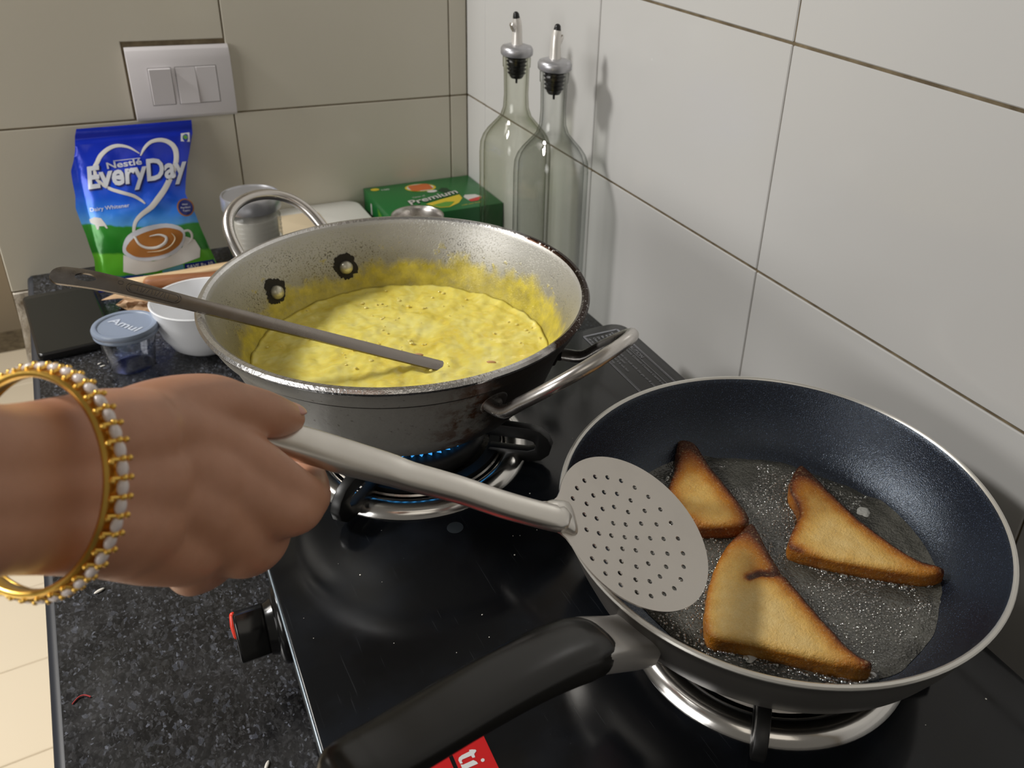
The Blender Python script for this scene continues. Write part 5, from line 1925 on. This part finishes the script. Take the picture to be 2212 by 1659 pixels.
# ------------------------------------------------------------------ glass jar with a steel lid
jx, jy = -0.3405, -0.1290
jar = thing('glass_jar', 'ribbed glass jar with a steel screw lid, behind the handle of the pot', 'jar', (jx, jy, 0))
pr_ = [(0, 0.0), (0.027, 0.0), (0.0305, 0.003), (0.0315, 0.009), (0.0315, 0.055)]
for k in range(6):
    z = 0.058 + 0.0062 * k
    pr_ += [(0.0315, z), (0.0322, z + 0.0020), (0.0322, z + 0.0034), (0.0312, z + 0.0050)]
pr_ += [(0.0300, 0.0965), (0.0295, 0.116), (0.0272, 0.116), (0.0275, 0.096), (0.0285, 0.086), (0.0287, 0.010), (0.026, 0.0045), (0, 0.0040)]
link('jar_body', revolve(pr_, 64, (jx, jy, 0)), 'jar_glass', jar)
link('powder', revolve([(0, 0.0050), (0.0250, 0.0050), (0.0278, 0.0100), (0.0280, 0.092), (0.018, 0.095), (0, 0.096)], 40, (jx, jy, 0)), 'salt', jar)
link('lid', revolve([(0.0300, 0.1030), (0.0336, 0.1026), (0.0341, 0.1036), (0.0341, 0.1185), (0.0332, 0.1205), (0.0318, 0.1206), (0.0308, 0.1190), (0.0, 0.1188)], 64, (jx, jy, 0)), 'lid_steel', jar)

# ------------------------------------------------------------------ white tub behind the jar
tbx = thing('white_tub', 'low white plastic box with rounded corners against the back wall', 'box', (-0.25, -0.07, 0))
link('box_body', prism(rrect(-0.3050, -0.1180, -0.1790, -0.0015, 0.020, 6), 0.0, 0.0380, 0.0012), 'tub', tbx)
link('box_lid', prism(rrect(-0.3065, -0.1195, -0.1775, -0.0012, 0.021, 6), 0.0382, 0.0450, 0.0020), 'tub', tbx)
link('lid_patch', prism(rrect(-0.3020, -0.1150, -0.2400, -0.0300, 0.006, 4), 0.0451, 0.0462, 0.0003), 'beige', tbx)['label'] = 'beige patch on the lid'

# ------------------------------------------------------------------ white bowl, clear cup with lid, phone
bx, by = -0.4255, -0.2630
tag(link('white_bowl', revolve([(0, 0.0025), (0.0, 0.0), (0.0240, 0.0), (0.0270, 0.0010), (0.0360, 0.0080), (0.0440, 0.0230), (0.0490, 0.0440), (0.0508, 0.0570), (0.0513, 0.0586), (0.0505, 0.0597), (0.0492, 0.0592), (0.0482, 0.0560), (0.0462, 0.0440), (0.0415, 0.0240), (0.0335, 0.0105), (0.0240, 0.0042), (0, 0.0035)][1:], 80, (bx, by, 0)), 'white_bowl', None, (bx, by, 0)), 'plain white bowl standing beside the pot, behind the ladle handle', 'bowl')
cx, cyy = -0.5012, -0.2740
cup = thing('clear_cup', 'small clear plastic cup under a milky blue lid, beside the phone', 'cup', (cx, cyy, 0))
link('cup_body', revolve([(0, 0.0), (0.0200, 0.0), (0.0215, 0.0012), (0.0280, 0.0450), (0.0284, 0.0450), (0.0276, 0.0430), (0.0210, 0.0018), (0, 0.0008)], 56, (cx, cyy, 0)), 'thin_plastic', cup)
lid = link('cup_lid', revolve([(0.0290, 0.0410), (0.0304, 0.0410), (0.0306, 0.0432), (0.0300, 0.0440), (0.0310, 0.0448), (0.0312, 0.0480), (0.0302, 0.0502), (0.0270, 0.0508), (0.0256, 0.0500), (0.0252, 0.0490), (0.0, 0.0488)], 72, (cx, cyy, 0)), 'blue_lid', cup)


def lmap(a, b, e):
    d, s_ = V((0.560, -0.829, 0)), V((0.829, 0.560, 0))
    return V((cx, cyy, 0.0490)) + d * a + s_ * b + V((0, 0, e))


link('raised_lettering', text_on('Amul', lmap, -0.0195, 0.0205, -0.0045, 0.0098, 0.0004, 0.02, sub=0.02), 'lid_print', lid)
PM = Matrix.Translation((-0.5545, -0.1515, 0)) @ Matrix.Rotation(radians(4.5), 4, 'Z')
ph = thing('mobile_phone', 'black mobile phone lying face up at the corner of the worktop', 'phone', (-0.5545, -0.1515, 0))
link('phone_body', prism(rrect(-0.0362, -0.0770, 0.0362, 0.0770, 0.007, 5), 0.0, 0.0095, 0.0022, PM, 3), 'phone', ph)
link('screen', prism(rrect(-0.0335, -0.0742, 0.0335, 0.0660, 0.003, 4), 0.0095, 0.0098, 0.0, PM), 'screen', ph)

# ------------------------------------------------------------------ wooden sticks and crumpled paper
tag(link('wooden_handle', tube(catmull([(-0.4650, -0.1230, 0.0215), (-0.4300, -0.1320, 0.0220), (-0.3950, -0.1420, 0.0225), (-0.3550, -0.1530, 0.0230)], 6), [(0.0085, 0.0075)] * 19, 16, roundcap=True, up=V((0, 0, 1)), expo=0.7), 'wood', None, (-0.41, -0.137, 0.014)), 'brown wooden stick lying on the crumpled paper behind the bowl', 'stick')
tag(link('pale_stick', tube([(-0.4930, -0.1030, 0.0190), (-0.4650, -0.1100, 0.0190), (-0.3700, -0.1320, 0.0310)], [(0.0050, 0.0030), (0.0085, 0.0045), (0.0080, 0.0045)], 12, roundcap=True, up=V((0, 0, 1)), expo=0.7), 'pale_wood', None, (-0.43, -0.117, 0.018)), 'pale flat wooden stick under the brown one', 'stick')


def paper(name, label, pts, z0, seed, amp):
    vo, tris = cdt(pts, [], 0.0045)
    bm = bmesh.new()
    vt = []
    for p in vo:
        q = V((p[0], p[1], seed))
        h = abs(noise.noise(q * 55)) * amp + abs(noise.noise(q * 120)) * amp * 0.6
        h += 0.0015 * abs(((p[0] * 0.6 + p[1]) * 95) % 1 - 0.5)
        vt.append(bm.verts.new((p[0] + 0.002 * noise.noise(q * 90), p[1], z0 + h)))
    for t in tris:
        bm.faces.new([vt[i] for i in t])
    rg = bmesh.ops.extrude_face_region(bm, geom=bm.faces[:])
    for v in rg['geom']:
        if isinstance(v, bmesh.types.BMVert):
            v.co.z += 0.0005
    o = link(name, to_mesh(bm, 'paper', 25), 'paper', None, (sum(p[0] for p in pts) / len(pts), sum(p[1] for p in pts) / len(pts), z0))
    tag(o, label, 'paper')


paper('crumpled_paper', 'crumpled brown paper on the worktop between phone and bowl, lower layer', [(-0.5050, -0.1300), (-0.4820, -0.1750), (-0.4640, -0.2000), (-0.4300, -0.1900), (-0.4000, -0.1600), (-0.3950, -0.1200), (-0.4400, -0.0990), (-0.4850, -0.1040)], 0.0004, 1.0, 0.010)
paper('brown_paper_strip', 'torn pointed strip of brown paper on top of the crumpled paper', [(-0.5185, -0.1380), (-0.5020, -0.1280), (-0.4700, -0.1330), (-0.4400, -0.1450), (-0.4350, -0.1600), (-0.4720, -0.1560), (-0.5000, -0.1440)], 0.0150, 4.0, 0.004)

# ------------------------------------------------------------------ scraps on the worktop and hob
for k, (x, y, a, l) in enumerate(((-0.5316, -0.2579, 30, 0.0022), (-0.5291, -0.2643, 5, 0.0026), (-0.4520, -0.6300, 25, 0.0045), (-0.5570, -0.6017, 20, 0.0040), (-0.4813, -0.8025, 60, 0.0035))):
    bm = bmesh.new()
    add_ball(bm, (x, y, 0.0009), l, 1.0, 0.36, 0.24, 10, 6, Matrix.Rotation(radians(a), 4, 'Z'))
    tag(link('rice_grain', to_mesh(bm, 'rice', 80), 'rice', None, (x, y, 0)), ('white rice grain near the clear cup, the one nearer the wall', 'white rice grain near the clear cup, the one nearer the hand', 'white rice grain on the worktop by the front of the hob', 'white rice grain on the worktop under the bangle', 'white crumb on the worktop at the front corner of the hob')[k], 'grain', 'rice grains on the worktop')
tag(link('red_thread', tube(catmull([(-0.5795, -0.6990, 0.0007), (-0.5760, -0.6955, 0.0009), (-0.5725, -0.6955, 0.0012), (-0.5690, -0.6985, 0.0007)], 5), 0.0005, 6), 'thread', None, (-0.574, -0.697, 0)), 'short red thread lying on the worktop near its front edge', 'thread')
bm = bmesh.new()
for k in range(170):
    x = random.uniform(0.03, HWID - 0.01)
    y = random.uniform(0.12, HLEN - 0.03)
    if noise.noise(V((x, y, 0)) * 16) < 0.02:
        continue
    p = hp(x, y, HZ)
    add_ball(bm, p + V((0, 0, 0.0002)), random.choice((0.0002, 0.0003, 0.0003, 0.0004, 0.0006)), 1, random.uniform(0.5, 1.3), 0.5, 6, 4)
cr = link('crumbs', to_mesh(bm, 'crumbs', 80), 'rice', None, (-0.3, -0.85, HZ))
cr['kind'] = 'stuff'
cr['label'] = 'tiny pale crumbs scattered on the black hob glass'
